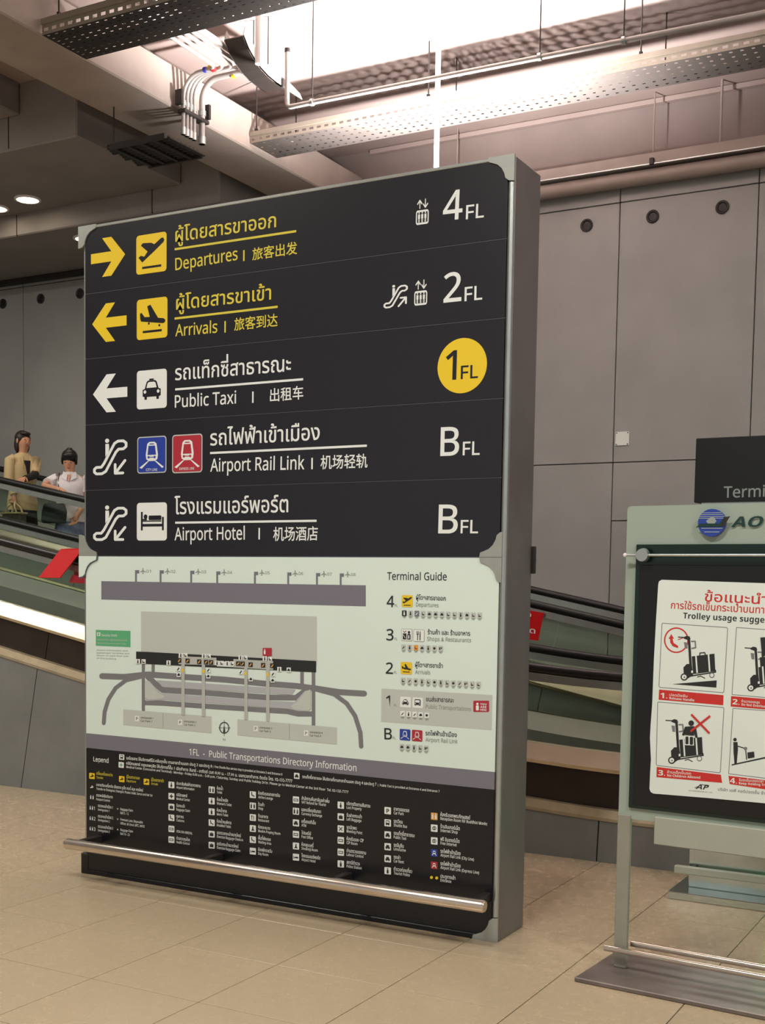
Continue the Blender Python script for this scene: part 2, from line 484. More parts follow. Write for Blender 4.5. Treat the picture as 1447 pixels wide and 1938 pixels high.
# the rest of the floor: the same tiles joined, out of the picture
rest = MB()
ks = {(round(a, 3), round(b, 3)) for a, b in keep}
for i in range(-15, 18):
    for j in range(-22, 5):
        x, y = TX + i * TS, TY + j * TS
        if (round(x, 3), round(y, 3)) in ks or x < -13.9 or x > 5.3 or y < -7.9 or y > 7.6: continue
        rest.add([(x + .0016, y + .0016, 0), (x + TS - .0016, y + .0016, 0), (x + TS - .0016, y + TS - .0016, 0), (x + .0016, y + TS - .0016, 0)], [(0, 1, 2, 3)])
o = rest.build('tile_field', M['tile'], fl); o['kind'] = 'stuff'

# back wall with its concrete panels
WY = 11.3
wall = MB().box(-14, 5, WY + 0.03, WY + 0.3, -0.1, 6.5).build('wall_back', M['gap']); struct(wall)
xs = [-3.735 + 1.264 * k for k in range(-9, 8)]
def wpanel(x0, x1, z0, z1, m=None, name='panel'):
    g = 0.004
    return MB().bbox(x0 + g, x1 - g, WY, WY + 0.03, z0 + g, z1 - g, 0.004).build(name, m or M['wall'], wall)
for k in range(len(xs) - 1):
    x0, x1 = max(xs[k], -14), xs[k + 1]
    right = x0 > -3.8
    wpanel(x0, x1, 5.373, 5.56)
    wpanel(x0, x1, 2.969, 5.373)
    if right:
        wpanel(x0, x1, 2.421, 2.969); wpanel(x0, x1, 0.0, 2.421)
    else: wpanel(x0, x1, 0.55, 2.969); wpanel(x0, x1, 0.0, 0.55)
wpanel(-14, 5, 5.56, 6.3, M['header'], 'header')
def air_port(x, z):
    mb = MB(); n = 24
    prof = [(0.058, -0.001), (0.060, -0.012), (0.052, -0.016), (0.040, -0.010), (0.036, -0.002)]
    V = []; Fc = []
    for r, d in prof:
        V += [(x + r * math.cos(2 * PI * k / n), WY + d, z + r * math.sin(2 * PI * k / n)) for k in range(n)]
    for i in range(len(prof) - 1):
        for k in range(n):
            a, b = i * n + k, i * n + (k + 1) % n; Fc.append((a, b, b + n, a + n))
    mb.add(V, Fc, M['dark'], True)
    c = [(x + 0.037 * math.cos(2 * PI * k / n), WY - 0.0025, z + 0.037 * math.sin(2 * PI * k / n)) for k in range(n)]
    mb.add(c, [tuple(range(n))], M['rubber'])
    mb.build('air_port', None, wall)
for k in range(14): air_port(-4.055 + 0.635 * (k - 0), 5.204) if -4.055 + 0.635 * k < 1 else None
for k in range(1, 14): air_port(-4.055 - 0.633 * k, 5.2)

# side wall far left and the far ends
struct(MB().box(-14.2, -14, -8, 12, 0, 6.5).build('wall_left', M['wall']))

# ceiling slab, hanging beam and the stepped concrete boxes at the left
struct(MB().box(-14, 6, -8, WY + 0.3, 6.25, 6.5).build('ceiling', M['slab']))
def hard(name, x0, x1, y0, y1, z0, z1, m): return struct(MB().bbox(x0, x1, y0, y1, z0, z1, 0.012).build(name, m))
bm_ = hard('ceiling_beam', -7.1, -6.5, -6, WY - 0.02, 5.65, 5.99, M['beam'])
# the bulging concrete haunch that carries the beam
mb = MB()
prof = [(-7.02, 5.99), (-6.58, 5.99), (-6.62, 6.05), (-6.72, 6.12), (-6.84, 6.18), (-6.9, 6.25), (-7.02, 6.25)]
mb.prism([(x, -6, z) for x, z in prof], (0, WY + 5.95, 0)); struct(mb.build('ceiling_haunch', M['beam']))
hard('ceiling_box', -14, -8.40, 3.6, 8.36, 5.97, 6.26, M['soffit'])
b2 = hard('ceiling_box', -14, -7.73, 8.37, 9.84, 5.68, 6.26, M['soffit'])
b1 = hard('ceiling_box', -14, -7.27, 9.85, WY - 0.01, 5.46, 6.26, M['soffit'])
def face_joint(par, x, y, z0, z1):
    MB().box(x - 0.006, x + 0.006, y - 0.002, y + 0.01, z0, z1).build('joint', M['gap'], par)
face_joint(b1, -9.95, 9.85, 5.46, 5.68); face_joint(b1, -8.1, 9.85, 5.46, 6.2); face_joint(b2, -8.55, 8.37, 5.70, 6.2)
# the rough dark strip where the boxes meet the wall
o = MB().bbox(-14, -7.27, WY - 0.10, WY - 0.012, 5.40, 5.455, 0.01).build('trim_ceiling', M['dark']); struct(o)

# ================================================================ MOVING WALKWAYS
def h_near(x):
    if x < -4.4: return 2.114 - 0.19 * (x + 8.05)
    t = min(x, -2.1) + 4.4
    return 1.4205 - 0.19 * t + 0.0413 * t * t
def h_far(x):
    if x < -2.6: return 2.827 - 0.1955 * (x + 9.81)
    t = min(x, -0.3) + 2.6
    return 1.4175 - 0.1955 * t + 0.0425 * t * t
def slope(h, x): return (h(x + 0.01) - h(x - 0.01)) / 0.02

def sweep(name, h, prof, x0, x1, m, parent, step=0.25, closed=True, cut=True, smooth=False, flatbot=None):
    n = max(1, int(round((x1 - x0) / step))); mb = MB(); V = []; k = len(prof)
    for i in range(n + 1):
        x = x0 + (x1 - x0) * i / n; z = h(x); sl = slope(h, x) if cut else 0
        for y, dz in prof:
            if flatbot is not None and dz < -50: V.append((x - sl * (flatbot - z), y, flatbot))
            else: V.append((x - sl * dz, y, z + dz))
    Fc = []
    for i in range(n):
        for j in range(k if closed else k - 1):
            a, b = i * k + j, i * k + (j + 1) % k; Fc.append((a, b, b + k, a + k))
    mb.add(V, Fc, m, smooth)
    if closed:
        mb.add(V[:k], [tuple(range(k))], m); mb.add(V[-k:], [tuple(range(k))], m)
    return mb.build(name, None, parent)

def belt(h, y, x0, x1, parent):
    """rubber handrail with its turned-down end"""
    n = 60; pts = [(x0 + (x1 - x0) * i / n, y, h(x0 + (x1 - x0) * i / n)) for i in range(n + 1)]
    e = pts[-1]; R_ = 0.40
    for a in range(10, 181, 17): pts.append((e[0] + R_ * math.sin(math.radians(a)), y, e[2] - R_ + R_ * math.cos(math.radians(a))))
    return MB().tube(pts, 0.034, 10, M['rubber'], flat=1.0).build('handrail', None, parent)

def walkway(name, label, h, yn, yf, x0, x1, side_wall_y):
    root = empty(name, (x0, yn, 0.0)); tag(root, label, 'moving walkway', 'pair of moving walkways along the back wall')
    for y, s_ in ((yn, -1), (yf, 1)):
        belt(h, y, x0, x1, root)
        sweep('rail_profile', h, [(y - 0.022, -0.036), (y + 0.022, -0.036), (y + 0.022, -0.085), (y - 0.022, -0.085)], x0, x1, M['alu'], root)
        L = 1.26; xa = x0
        starts = []
        xg = -7.30
        while xg > x0: xg -= L
        while xg < x1:
            a, b = max(xg, x0), min(xg + L, x1)
            if b - a > 0.05:
                sweep('glass_pane', h, [(y - 0.006, -0.085), (y + 0.006, -0.085), (y + 0.006, -0.50), (y - 0.006, -0.50)], a + 0.005, b - 0.005, M['glass'], root, step=0.42)
                if s_ < 0:
                    sweep('cladding_panel', h, [(y - 0.065, -0.625), (y - 0.045, -0.625), (y - 0.045, -0.86), (y - 0.065, -0.86)], a + 0.004, b - 0.004, M['cladding'] if name == 'moving_walkway' and yn < 9 else M['parapet'], root, step=0.42)
            xg += L
        o1 = y + s_ * 0.008
        sweep('deck_band', h, [(o1, -0.492), (y + s_ * 0.03, -0.50), (y + s_ * 0.098, -0.60), (y + s_ * 0.085, -0.625), (y + s_ * 0.04, -0.625), (o1, -0.60)], x0, x1, M['deck'], root)
        sweep('inner_skirt', h, [(y - s_ * 0.008, -0.50), (y - s_ * 0.16, -0.62), (y - s_ * 0.16, -1.05), (y - s_ * 0.145, -1.05), (y - s_ * 0.145, -0.64), (y - s_ * 0.008, -0.53)], x0, x1, M['skirting'], root)
        if s_ < 0:
            sweep('lower_trim', h, [(y - 0.05, -0.86), (y - 0.112, -0.864), (y - 0.135, -0.915), (y - 0.138, -0.935), (y - 0.05, -0.935)], x0, x1, M['trim'], root)
    # the walking surface, grooved along its run
    prof = []
    y = yn + 0.165; k = 0
    while y < yf - 0.17:
        prof += [(y, -1.02), (y + 0.02, -1.02), (y + 0.02, -1.03), (y + 0.04, -1.03)]; y += 0.04
    prof += [(y, -1.08), (yn + 0.165, -1.08)]
    sweep('pallet_band', h, prof, x0, x1, M['pallet'], root, step=0.5)
    return root
near = walkway('moving_walkway', 'near inclined moving walkway with black handrails and steel deck behind the directory sign', h_near, 7.75, 9.15, -13.2, 1.5, 7.62)
far = walkway('moving_walkway', 'far inclined moving walkway carrying the two women along the back wall', h_far, 9.45, 10.85, -13.2, 2.6, 9.33)

# the concrete parapet below the near walkway: panels cut square to its slope
par = MB().box(-13.2, 2.0, 7.66, 7.72, 0.0, 0.2).build('wall_parapet', M['gap']); struct(par)
def par_panel(xa, xb, h, y, root, top, th=0.05):
    n = 8; tp = []; 
    for i in range(n + 1):
        x = xa + (xb - xa) * i / n; sl = slope(h, x); tp.append((x - sl * top, y, h(x) + top))
    sa, sb = slope(h, xa), slope(h, xb)
    bl = (xa - sa * (-h(xa)), y, 0.0); br = (xb - sb * (-h(xb)), y, 0.0)
    g = 0.005
    pts = [(bl[0] + g, y, 0.0)] + [(tp[0][0] + g, y, tp[0][2])] + tp[1:-1] + [(tp[-1][0] - g, y, tp[-1][2])] + [(br[0] - g, y, 0.0)]
    MB().prism(pts, (0, th, 0)).build('panel', M['parapet'], root)
xp = -7.312 - 2.4 * 3
while xp < 1.6:
    par_panel(xp, min(xp + 2.4, 2.0), h_near, 7.62, par, -0.925); xp += 2.4
par2 = MB().box(-13.2, 2.6, 9.37, 9.40, 0.0, 0.25).build('wall_median', M['gap']); struct(par2)
xp = -7.0 - 2.4 * 3
while xp < 2.4:
    par_panel(xp, min(xp + 2.4, 2.6), h_far, 9.33, par2, -0.925, 0.04); xp += 2.4

# ================================================================ DIRECTORY SIGN
SY, SD = 5.597, 0.34
SX0, SX1, SH = -5.115, -2.38, 3.868
face = Plane((-5.15, SY, 0), 0.0)
Sp = face.at
sign = empty('directory_sign', (-3.75, SY + SD / 2, 0))
tag(sign, 'tall black and white airport directory sign in a metal frame', 'sign')
# the body: side, top, back
mb = MB()
mb.bbox(SX0, SX1, SY + 0.012, SY + SD, 0.0, SH, 0.006, M['alu_side'])
mb.build('cabinet', None, sign)
MB().tube([(SX1 - 0.014, SY + 0.004, 0.13), (SX1 - 0.014, SY + 0.004, SH - 0.13)], 0.014, 10, M['alu']).build('edge_trim', None, sign)
MB().bbox(SX0 + 0.05, SX1 - 0.01, SY - 0.004, SY + 0.014, SH - 0.016, SH, 0.003, M['alu']).build('top_trim', None, sign)
MB().bbox(SX0 - 0.012, SX0 + 0.004, SY + 0.012, SY + SD, 0.05, SH - 0.05, 0.003, M['alu']).build('left_trim', None, sign)
for z in (1.93,):
    MB().bbox(SX1 - 0.001, SX1 + 0.018, SY + SD - 0.012, SY + SD + 0.016, z - 0.07, z + 0.07, 0.003, M['dark']).build('hinge', None, sign)
PX0, PX1 = -5.105, -2.415
# row heights read along the left edge of the face
rows = [SH - 0.008] + [Sp(160, v)[1] for v in (556.8, 679.8, 804.6, 927.9)] + [1.936]
def board(name, z0, z1, m, y0=SY, cut=None):
    return MB().bbox(PX0, PX1, y0, y0 + 0.02, z0, z1, 0.0012, m).build(name, None, sign)
boards = []
for k in range(5):
    b = board('panel', rows[k + 1] + 0.002, rows[k] - 0.002, M['black']); boards.append(b)
MB().box(PX0, PX1, SY + 0.003, SY + 0.012, 1.93, SH - 0.02, M['line']).build('backing', None, sign)
zb0, zb1 = Sp(161.8, 1388)[1], Sp(161.8, 1415.4)[1]
mapb = board('map_panel', zb0 + 0.001, 1.932, M['map_white'])
bandb = board('title_panel', zb1 + 0.0005, zb0, M['band'])
legb = board('legend_panel', 0.03, zb1 - 0.0005, M['legend'])
MB().bbox(PX0 - 0.02, PX1 + 0.01, SY - 0.003, SY + 0.02, 0.0, 0.028, 0.003, M['legend']).build('plinth', None, sign)
MB().bbox(-5.145, -5.09, SY - 0.006, SY + 0.05, 0.0, 0.125, 0.004, M['legend']).build('foot', None, sign)

# ogee corner brackets
def bracket(cx, cz, sx, sz, m, name='corner_bracket', y=SY - 0.008, k=1.0):
    pts = [(0, 0), (-.138, 0), (-.134, -.022), (-.112, -.030), (-.088, -.040), (-.066, -.060), (-.052, -.085), (-.046, -.108), (-.028, -.122), (-.004, -.126), (0, -.126)]
    P3 = [(cx + a * sx * k, y, cz + b * sz * k) for a, b in pts]
    return MB().prism(P3, (0, 0.012, 0), m).build(name, None, sign)
bracket(-2.379, SH + 0.002, 1, 1, M['bracket']); bracket(-2.379, 0.0, 1, -1, M['bracket'])
bracket(-5.152, SH + 0.002, -1, 1, M['bracket'])
bracket(-2.383, 1.934, 1, 1, M['bracket']); bracket(-2.383, 1.936, 1, -1, M['bracket'])
bracket(-5.152, 1.936, -1, -1, M['bracket'])
bracket(-5.152, 1.934, -1, 1, M['ink_outline'] if 'ink_outline' in M else M['line'], y=SY - 0.0075, k=1.06)
bracket(-5.152, 1.9345, -1, 1, M['map_white'], y=SY - 0.010)

# bumper rail along the foot of the sign
rl = MB().tube([(-5.085, 5.40, 0.225), (-5.075, 5.40, 0.225), (-2.375, 5.40, 0.232), (-2.365, 5.40, 0.232)], [0.026, 0.032, 0.032, 0.026], 20, M['rail']).build('bumper_rail', None, sign)
for x in (-5.0, -4.1, -3.25, -2.44):
    MB().bbox(x - 0.02, x + 0.02, 5.42, SY + 0.01, 0.205, 0.25, 0.004, M['dark']).build('rail_bracket', None, sign)

# ---- print on the five black boards
def arrow(g, x0, x1, zc, hh, m, left=False):
    P_ = [(0, -.13), (.6, -.13), (.33, -.5), (.6, -.5), (1, 0), (.6, .5), (.33, .5), (.6, .13), (0, .13)]
    q = [((x1 - a * (x1 - x0)) if left else (x0 + a * (x1 - x0)), zc + b * hh) for a, b in P_]
    g.poly(q if not left else q[::-1], m)
def box_of(u0, u1, vt, vb):
    """icon square from its left, right, top-left and bottom-left pixels"""
    a = Sp(u0, vt); b = Sp(u0, vb); r = (CY - 0) and Sp(u1, vt + (1040 - vt) * (u1 - u0) / (-3476 - u0))
    return a[0], r[0], b[1], a[1]
def g_of(bx): return unit(face, *bx)

def icon_takeoff(g, m):
    g.poly([(.93, .80), (.885, .86), (.82, .85), (.60, .72), (.50, .77), (.22, .79), (.155, .735), (.38, .56), (.27, .44), (.155, .475), (.075, .435), (.20, .30), (.62, .56), (.90, .745)], m, 2)
    g.rect(.20, .13, .83, .185, m, 2)
def icon_landing(g, m):
    g.poly([(.11, .655), (.165, .665), (.26, .555), (.43, .545), (.345, .815), (.45, .845), (.70, .50), (.88, .475), (.935, .43), (.92, .375), (.86, .355), (.145, .455), (.115, .52)], m, 2)
    g.circle(.40, .385, .03, m, 2, 12); g.circle(.74, .315, .03, m, 2, 12); g.rect(.20, .16, .82, .215, m, 2)
def icon_taxi(g, m, wh):
    g.rect(.42, .735, .57, .775, m, 2)
    g.poly([(.20, .50), (.27, .52), (.33, .69), (.38, .73), (.62, .73), (.67, .69), (.73, .52), (.80, .50), (.80, .33), (.74, .31), (.74, .24), (.66, .24), (.66, .31), (.34, .31), (.34, .24), (.26, .24), (.26, .31), (.20, .33)], m, 2)
    g.poly([(.33, .54), (.37, .665), (.41, .69), (.59, .69), (.63, .665), (.67, .54)], wh, 3)
    g.circle(.28, .44, .045, wh, 3, 14); g.circle(.72, .44, .045, wh, 3, 14)
def icon_bus(g, m, wh):
    g.poly(G.rr(.22, .30, .78, .82, .09), m, 2); g.rect(.22, .24, .34, .34, m, 2); g.rect(.66, .24, .78, .34, m, 2)
    g.poly(G.rr(.29, .52, .71, .74, .03), wh, 3); g.circle(.31, .41, .045, wh, 3, 12); g.circle(.69, .41, .045, wh, 3, 12)
def icon_bed(g, m, wh):
    g.rect(.14, .27, .20, .76, m, 2); g.rect(.84, .27, .90, .62, m, 2); g.rect(.20, .37, .84, .44, m, 2)
    g.rect(.20, .50, .82, .53, m, 2); g.circle(.295, .63, .062, m, 2, 16); g.poly(G.rr(.40, .54, .82, .66, .03), m, 2); g.poly(G.rr(.20, .535, .34, .575, .01), m, 2)
def icon_train(g, bg, wh, lab=True):
    g.poly([(.30, .50), (.35, .80), (.42, .85), (.60, .85), (.67, .80), (.72, .50), (.70, .38), (.62, .33), (.40, .33), (.32, .38)], wh, 2)
    g.poly([(.365, .50), (.40, .745), (.62, .745), (.655, .50)], bg, 3)
    g.poly([(.43, .78), (.59, .78), (.58, .805), (.44, .805)], bg, 3)
    g.circle(.40, .435, .035, bg, 3, 12); g.circle(.61, .435, .035, bg, 3, 12); g.rect(.40, .425, .61, .445, bg, 3)
    g.poly([(.08, .16), (.36, .33), (.41, .33), (.16, .13)], wh, 2); g.poly([(.92, .16), (.66, .33), (.61, .33), (.86, .13)], wh, 2)
def icon_escalator(g, m, down=True, arrow_=True):
    """0..1 square, y up"""
    w = .075
    P_ = [(.06, .20), (.04, .13), (.08, .06), (.16, .03), (.30, .04), (.38, .09), (.78, .78), (.88, .80), (.95, .84), (.955, .91), (.90, .955), (.70, .955), (.62, .90), (.28, .30), (.22, .24), (.12, .23)]
    P_ = [(.10, .22), (.04, .17), (.04, .09), (.10, .04), (.26, .04), (.37, .10), (.66, .62), (.74, .70), (.87, .70), (.95, .76), (.95, .86), (.87, .92), (.72, .92), (.62, .86), (.32, .32), (.24, .22)]
    g.stroke(P_, w, m, 1, True)
    g.circle(.41, .945, .06, m, 1, 16); g.poly([(.36, .86), (.46, .86), (.47, .74), (.45, .62), (.36, .50)], m, 1)
    if down:
        g.stroke([(.92, .38), (.66, .06)], w, m); g.stroke([(.64, .28), (.64, .04), (.86, .04)], w, m)
    else:
        g.stroke([(.62, .04), (.90, .38)], w, m); g.stroke([(.70, .40), (.92, .40), (.92, .14)], w, m)
def icon_lift(g, m, bg):
    g.rrect(.06, .02, .94, .58, .12, m, 1, hole=.075)
    for x in (.28, .5, .72):
        g.circle(x, .475, .042, m, 2, 10); g.rect(x - .07, .25, x + .07, .42, m, 2); g.rect(x - .05, .10, x - .01, .25, m, 2); g.rect(x + .01, .10, x + .05, .25, m, 2)
    g.stroke([(.32, .66), (.32, .93)], .06, m); g.stroke([(.16, .83), (.32, .96), (.46, .83)], .06, m)
    g.stroke([(.70, .98), (.70, .70)], .06, m); g.stroke([(.56, .80), (.70, .67), (.86, .80)], .06, m)

def px(g): g.mp = Sp; g.down = True; return g
def pixel_text(board_, items, name='lettering'):
    for it in items:
        g = px(G(face)); g.text(*it[0], **it[1]); g.build(name, board_)

YT, WT = M['text_yellow'], M['white']
def hline(u0, v0, u1, v1, th):
    a, b = Sp(u0, v0), Sp(u1, v1); z = (a[1] + b[1]) / 2; g = G(face); g.rect(a[0], z - th / 2, b[0], z + th / 2, None); return a, b, z
def rule(parent, u0, v0, u1, v1, m, th=0.012):
    a, b = Sp(u0, v0), Sp(u1, v1); z = (a[1] + b[1]) / 2
    G(face).rect(a[0], z - th / 2, b[0], z + th / 2, m).build('rule', parent)
def bar(parent, u, v0, v1, m, th=0.010):
    a, b = Sp(u, v0), Sp(u, v1)
    G(face).rect(a[0] - th / 2, b[1], a[0] + th / 2, a[1], m).build('divider', parent)
def put_arrow(parent, ul, ur, u_c, vt, vb, m, left):
    vm = (vt + vb) / 2
    a, b = Sp(ul, vm), Sp(ur, vm); t, c = Sp(u_c, vt), Sp(u_c, vb)
    g = G(face); arrow(g, a[0], b[0], (t[1] + c[1]) / 2, t[1] - c[1], m, left); g.build('arrow', parent)
def icon_box(parent, bx, fill, draw, name, rim=None):
    g = g_of(bx); g.rrect(0, 0, 1, 1, .09, fill if rim is None else rim, 1)
    if rim is not None: g.rrect(.03, .03, .97, .97, .07, fill, 2)
    if rim is not None:
        lift = g.lift; g.lift = lift * 1.6
        draw(g); g.lift = lift
    else: draw(g)
    return g.build(name, parent)

# row 1 departures
B1, B2, B3, B4, B5 = boards
put_arrow(B1, 172.2, 236.9, 204, 449.2, 522.8, M['yellow'], False)
icon_box(B1, box_of(258, 315.3, 446.9, 520.6), M['yellow'], lambda g: icon_takeoff(g, M['black']), 'pictogram')
pixel_text(B1, [((u'ผู้โดยสารขาออก', (332, 457.5), (522, 429.5), 20, YT), {}),
                (('Departures', (332, 511.5), (449.5, 491.5), 22.5, YT), {}),
                ((u'旅客出发', (477.5, 491), (562, 478.5), 21.5, YT), {})])
rule(B1, 330.4, 471.2, 560.5, 438.2, YT); bar(B1, 461.5, 473.5, 494, YT)
pixel_text(B1, [(('4', (838, 417.5), (873.5, 413.5), 54, WT), {'res': 6}), (('FL', (881.5, 415), (914.8, 411.0), 26, WT), {})])
def lift_icon(parent, ul, ur, vt, vb):
    a = Sp(ul, vt); b = Sp(ur, vb); g = unit(face, a[0], b[0], Sp(ul, vb)[1], a[1]); icon_lift(g, WT, M['black']); g.build('pictogram', parent)
lift_icon(B1, 785.8, 812.3, 379, 427.5)
# row 2 arrivals
put_arrow(B2, 174.5, 239.6, 207, 573.5, 646.5, M['yellow'], True)
icon_box(B2, box_of(258.9, 317, 568.2, 644.2), M['yellow'], lambda g: icon_landing(g, M['black']), 'pictogram')
pixel_text(B2, [((u'ผู้โดยสารขาเข้า', (333.5, 586), (512.5, 566.5), 20, YT), {}),
                (('Arrivals', (332, 636.5), (411, 629.3), 22, YT), {}),
                ((u'旅客到达', (443.3, 624), (525, 615.5), 22, YT), {})])
rule(B2, 330.4, 602.4, 525.4, 581.2, YT); bar(B2, 426, 607.7, 629.5, YT)
pixel_text(B2, [(('2', (839.5, 572.5), (872.0, 569), 54, WT), {'res': 6}), (('FL', (879, 570), (911.8, 566.5), 26, WT), {})])
lift_icon(B2, 782.6, 809.5, 531.5, 580)
a = Sp(726, 544); b = Sp(771.5, 584)
g = unit(face, a[0], b[0], b[1] + 0.012, a[1] + 0.006); icon_escalator(g, WT, False); g.build('pictogram', B2)
# row 3 taxi
put_arrow(B3, 176, 241, 209, 707.8, 780, M['white'], True)
icon_box(B3, box_of(259, 315.8, 702.5, 775.4), M['white'], lambda g: icon_taxi(g, M['black'], M['white']), 'pictogram')
pixel_text(B3, [((u'รถแท็กซี่สาธารณะ', (331.5, 719.5), (550, 702), 22, WT), {}),
                (('Public Taxi', (331, 771.5), (446.5, 763.5), 23, WT), {}),
                ((u'出租车', (511, 758.5), (573.5, 753), 23, WT), {})])
rule(B3, 331.5, 736.5, 573.5, 718.5, WT); bar(B3, 478.5, 741, 762.5, WT)
def disc_1(parent):
    l, r, t, b = Sp(827.7, 693), Sp(921.3, 692), Sp(880, 639.5), Sp(868, 744.5)
    cx, cz = (l[0] + r[0]) / 2, (t[1] + b[1]) / 2; rad = ((r[0] - l[0]) + (t[1] - b[1])) / 4
    G(face).circle(cx, cz, rad, M['yellow'], 1, 64).build('floor_disc', parent)
disc_1(B3)
g = px(G(face)); g.text('1', (843.5, 719), (862.5, 717.8), 54, M['black'], 2, res=6); g.text('FL', (872, 717.3), (903.8, 715), 24.5, M['black'], 2); g.build('lettering', B3)
# row 4 rail link
def esc_icon(parent, ul, ur, vt, vb, vbr):
    a = Sp(ul, vt + 8); b = Sp(ul, vb); c = Sp(ur, vbr)
    g = unit(face, a[0], c[0], b[1], a[1]); icon_escalator(g, WT, True); g.build('pictogram', parent)
esc_icon(B4, 176, 242, 824, 900, 897)
esc_icon(B5, 176, 242, 949.5, 1024, 1022)
icon_box(B4, box_of(259.9, 315, 827.4, 896.6), M['blue'], lambda g: icon_train(g, M['blue'], M['white']), 'pictogram', rim=M['pale_grey'])
icon_box(B4, box_of(326, 383.2, 823.5, 896), M['red'], lambda g: icon_train(g, M['red'], M['white']), 'pictogram', rim=M['pale_grey'])
pixel_text(B4, [(('CITY LINE', (277, 891.5), (298, 891), 4.5, WT), {'lv': 4}), (('EXPRESS LINE', (340, 889.8), (368, 888.8), 4.5, WT), {'lv': 4}),
                ((u'รถไฟฟ้าเข้าเมือง', (398, 843), (604.5, 832), 22.5, WT), {}),
                (('Airport Rail Link', (398, 892.5), (575.5, 888), 24, WT), {}),
                ((u'机场轻轨', (606.5, 885.8), (695, 883), 24, WT), {})])
rule(B4, 397.5, 857, 694, 844, WT); bar(B4, 590.5, 866.5, 888, WT)
pixel_text(B4, [(('B', (833.5, 862.5), (867.5, 861.3), 53, WT), {'res': 6}), (('FL', (875.5, 861.5), (907, 860.5), 25, WT), {})])
# row 5 hotel
icon_box(B5, box_of(259, 316, 951.9, 1023.2), M['white'], lambda g: icon_bed(g, M['black'], M['white']), 'pictogram')
pixel_text(B5, [((u'โรงแรมแอร์พอร์ต', (330.5, 973), (545, 969), 23, WT), {}),
                (('Airport Hotel', (330.5, 1022.5), (463, 1021), 23.5, WT), {}),
                ((u'机场酒店', (517, 1021.5), (601, 1020.5), 24, WT), {})])
rule(B5, 331.5, 988.5, 599, 986.5, WT); bar(B5, 490.5, 999, 1021, WT)
pixel_text(B5, [(('B', (829.5, 1008.8), (864.8, 1009), 53, WT), {'res': 6}), (('FL', (871.5, 1009), (903.8, 1009), 24.5, WT), {})])

# ---- the map (drawn in the frame of the close view, laid onto the white board)
def mapc(x, y): return Sp(150 + 0.3939 * x, 1040 + 0.3939 * y)
g = G(face, mapc)
RD, PG, MG, LN = M['road'], M['pale_grey'], M['mid_grey'], M['lane']
g.poly([(106, 152), (1376, 172), (1376, 273), (106, 240)], M['band'])
for k, (x, y) in enumerate([(272, 157), (390, 158), (537, 160), (662, 163), (843, 165), (1003, 168), (1141, 171), (1255, 173)]):
    g.poly([(x - 4, y - 58), (x + 16, y - 58), (x + 16, y - 42), (x + 5, y - 42), (x + 5, y), (x - 4, y)], M['band'])
    cx, cy = x + 34, y - 54
    g.poly([(cx - 2, cy - 14), (cx + 2, cy - 14), (cx + 3, cy - 3), (cx + 14, cy + 4), (cx + 14, cy + 7), (cx + 3, cy + 4), (cx + 2, cy + 11), (cx + 5, cy + 14), (cx - 5, cy + 14), (cx - 2, cy + 11), (cx - 3, cy + 4), (cx - 14, cy + 7), (cx - 14, cy + 4), (cx - 3, cy - 3)], M['grey_text'])
    g.text('0%d' % (k + 1), (x + 50, y - 46), (x + 72, y - 45.5), 14, M['grey_text'], res=1)
g.poly([(297, 297), (1141, 322), (1141, 560), (297, 530)], PG)
g.poly([(80, 386), (246, 391), (246, 469), (80, 462)], M['green'])
g.rrect(86, 398, 102, 416, 2, M['white'], 2); g.rect(91, 401, 97, 413, M['green'], 3)
g.text('Security Check', (108, 417), (183, 418), 11, M['white'], 2, res=1)
g.text(u'จุดตรวจค้น ผู้โดยสารขาออก', (88, 436), (230, 441), 7, M['pale_grey'], 2, res=1); g.text('Departing passengers only', (88, 452), (225, 457), 7, M['pale_grey'], 2, res=1)
for k in range(4): g.text(['Airport information and', 'passenger facilities are', 'shown on each floor plan', 'of this building'][k], (84, 486 + 13 * k), ([232, 240, 238, 178][k], 490 + 13 * k), 6.5, M['grey_text'], res=1)
# roads
g.stroke([(110, 608), (215, 612), (330, 600), (500, 612), (700, 625), (900, 645), (1040, 655), (1140, 668), (1250, 685), (1368, 692)], 28, RD, rnd=True)
g.stroke([(118, 834), (122, 780), (140, 720), (175, 665), (225, 628), (300, 610)], 19, RD)
g.stroke([(1354, 946), (1350, 880), (1325, 800), (1285, 740), (1225, 695), (1140, 672)], 21, RD)
g.stroke([(308, 550), (308, 778)], 15, RD); g.stroke([(355, 550), (355, 610)], 15, RD)
g.stroke([(1070, 590), (1070, 665)], 17, RD); g.stroke([(1125, 590), (1125, 845)], 17, RD)
g.stroke([(330, 612), (400, 675), (600, 688), (900, 710), (1040, 712), (1100, 668)], 26, RD)
g.stroke([(315, 735), (400, 738), (600, 752), (900, 772), (1000, 778), (1050, 790), (1120, 790)], 24, RD)
g.poly([(372, 628), (1040, 672), (1020, 698), (400, 660)], LN, 2)
g.poly([(316, 630), (338, 632), (392, 690), (900, 725), (1035, 732), (1085, 678), (1112, 680), (1112, 770), (1060, 778), (1000, 764), (420, 722), (320, 728)], LN, 2)
g.poly([(316, 630), (332, 630), (384, 690), (412, 704), (400, 716), (335, 722), (316, 712)], PG, 3)
g.poly([(1112, 672), (1112, 765), (1100, 776), (1030, 768), (1018, 750), (1050, 730), (1088, 680)], PG, 3)
g.poly([(212, 768), (635, 802), (635, 882), (212, 842)], PG); g.poly([(760, 816), (1237, 855), (1237, 936), (760, 892)], PG)
g.stroke([(403, 785), (403, 858)], 1.5, M['grey_text'], 2, rnd=False); g.stroke([(1010, 838), (1010, 912)], 1.5, M['grey_text'], 2, rnd=False)
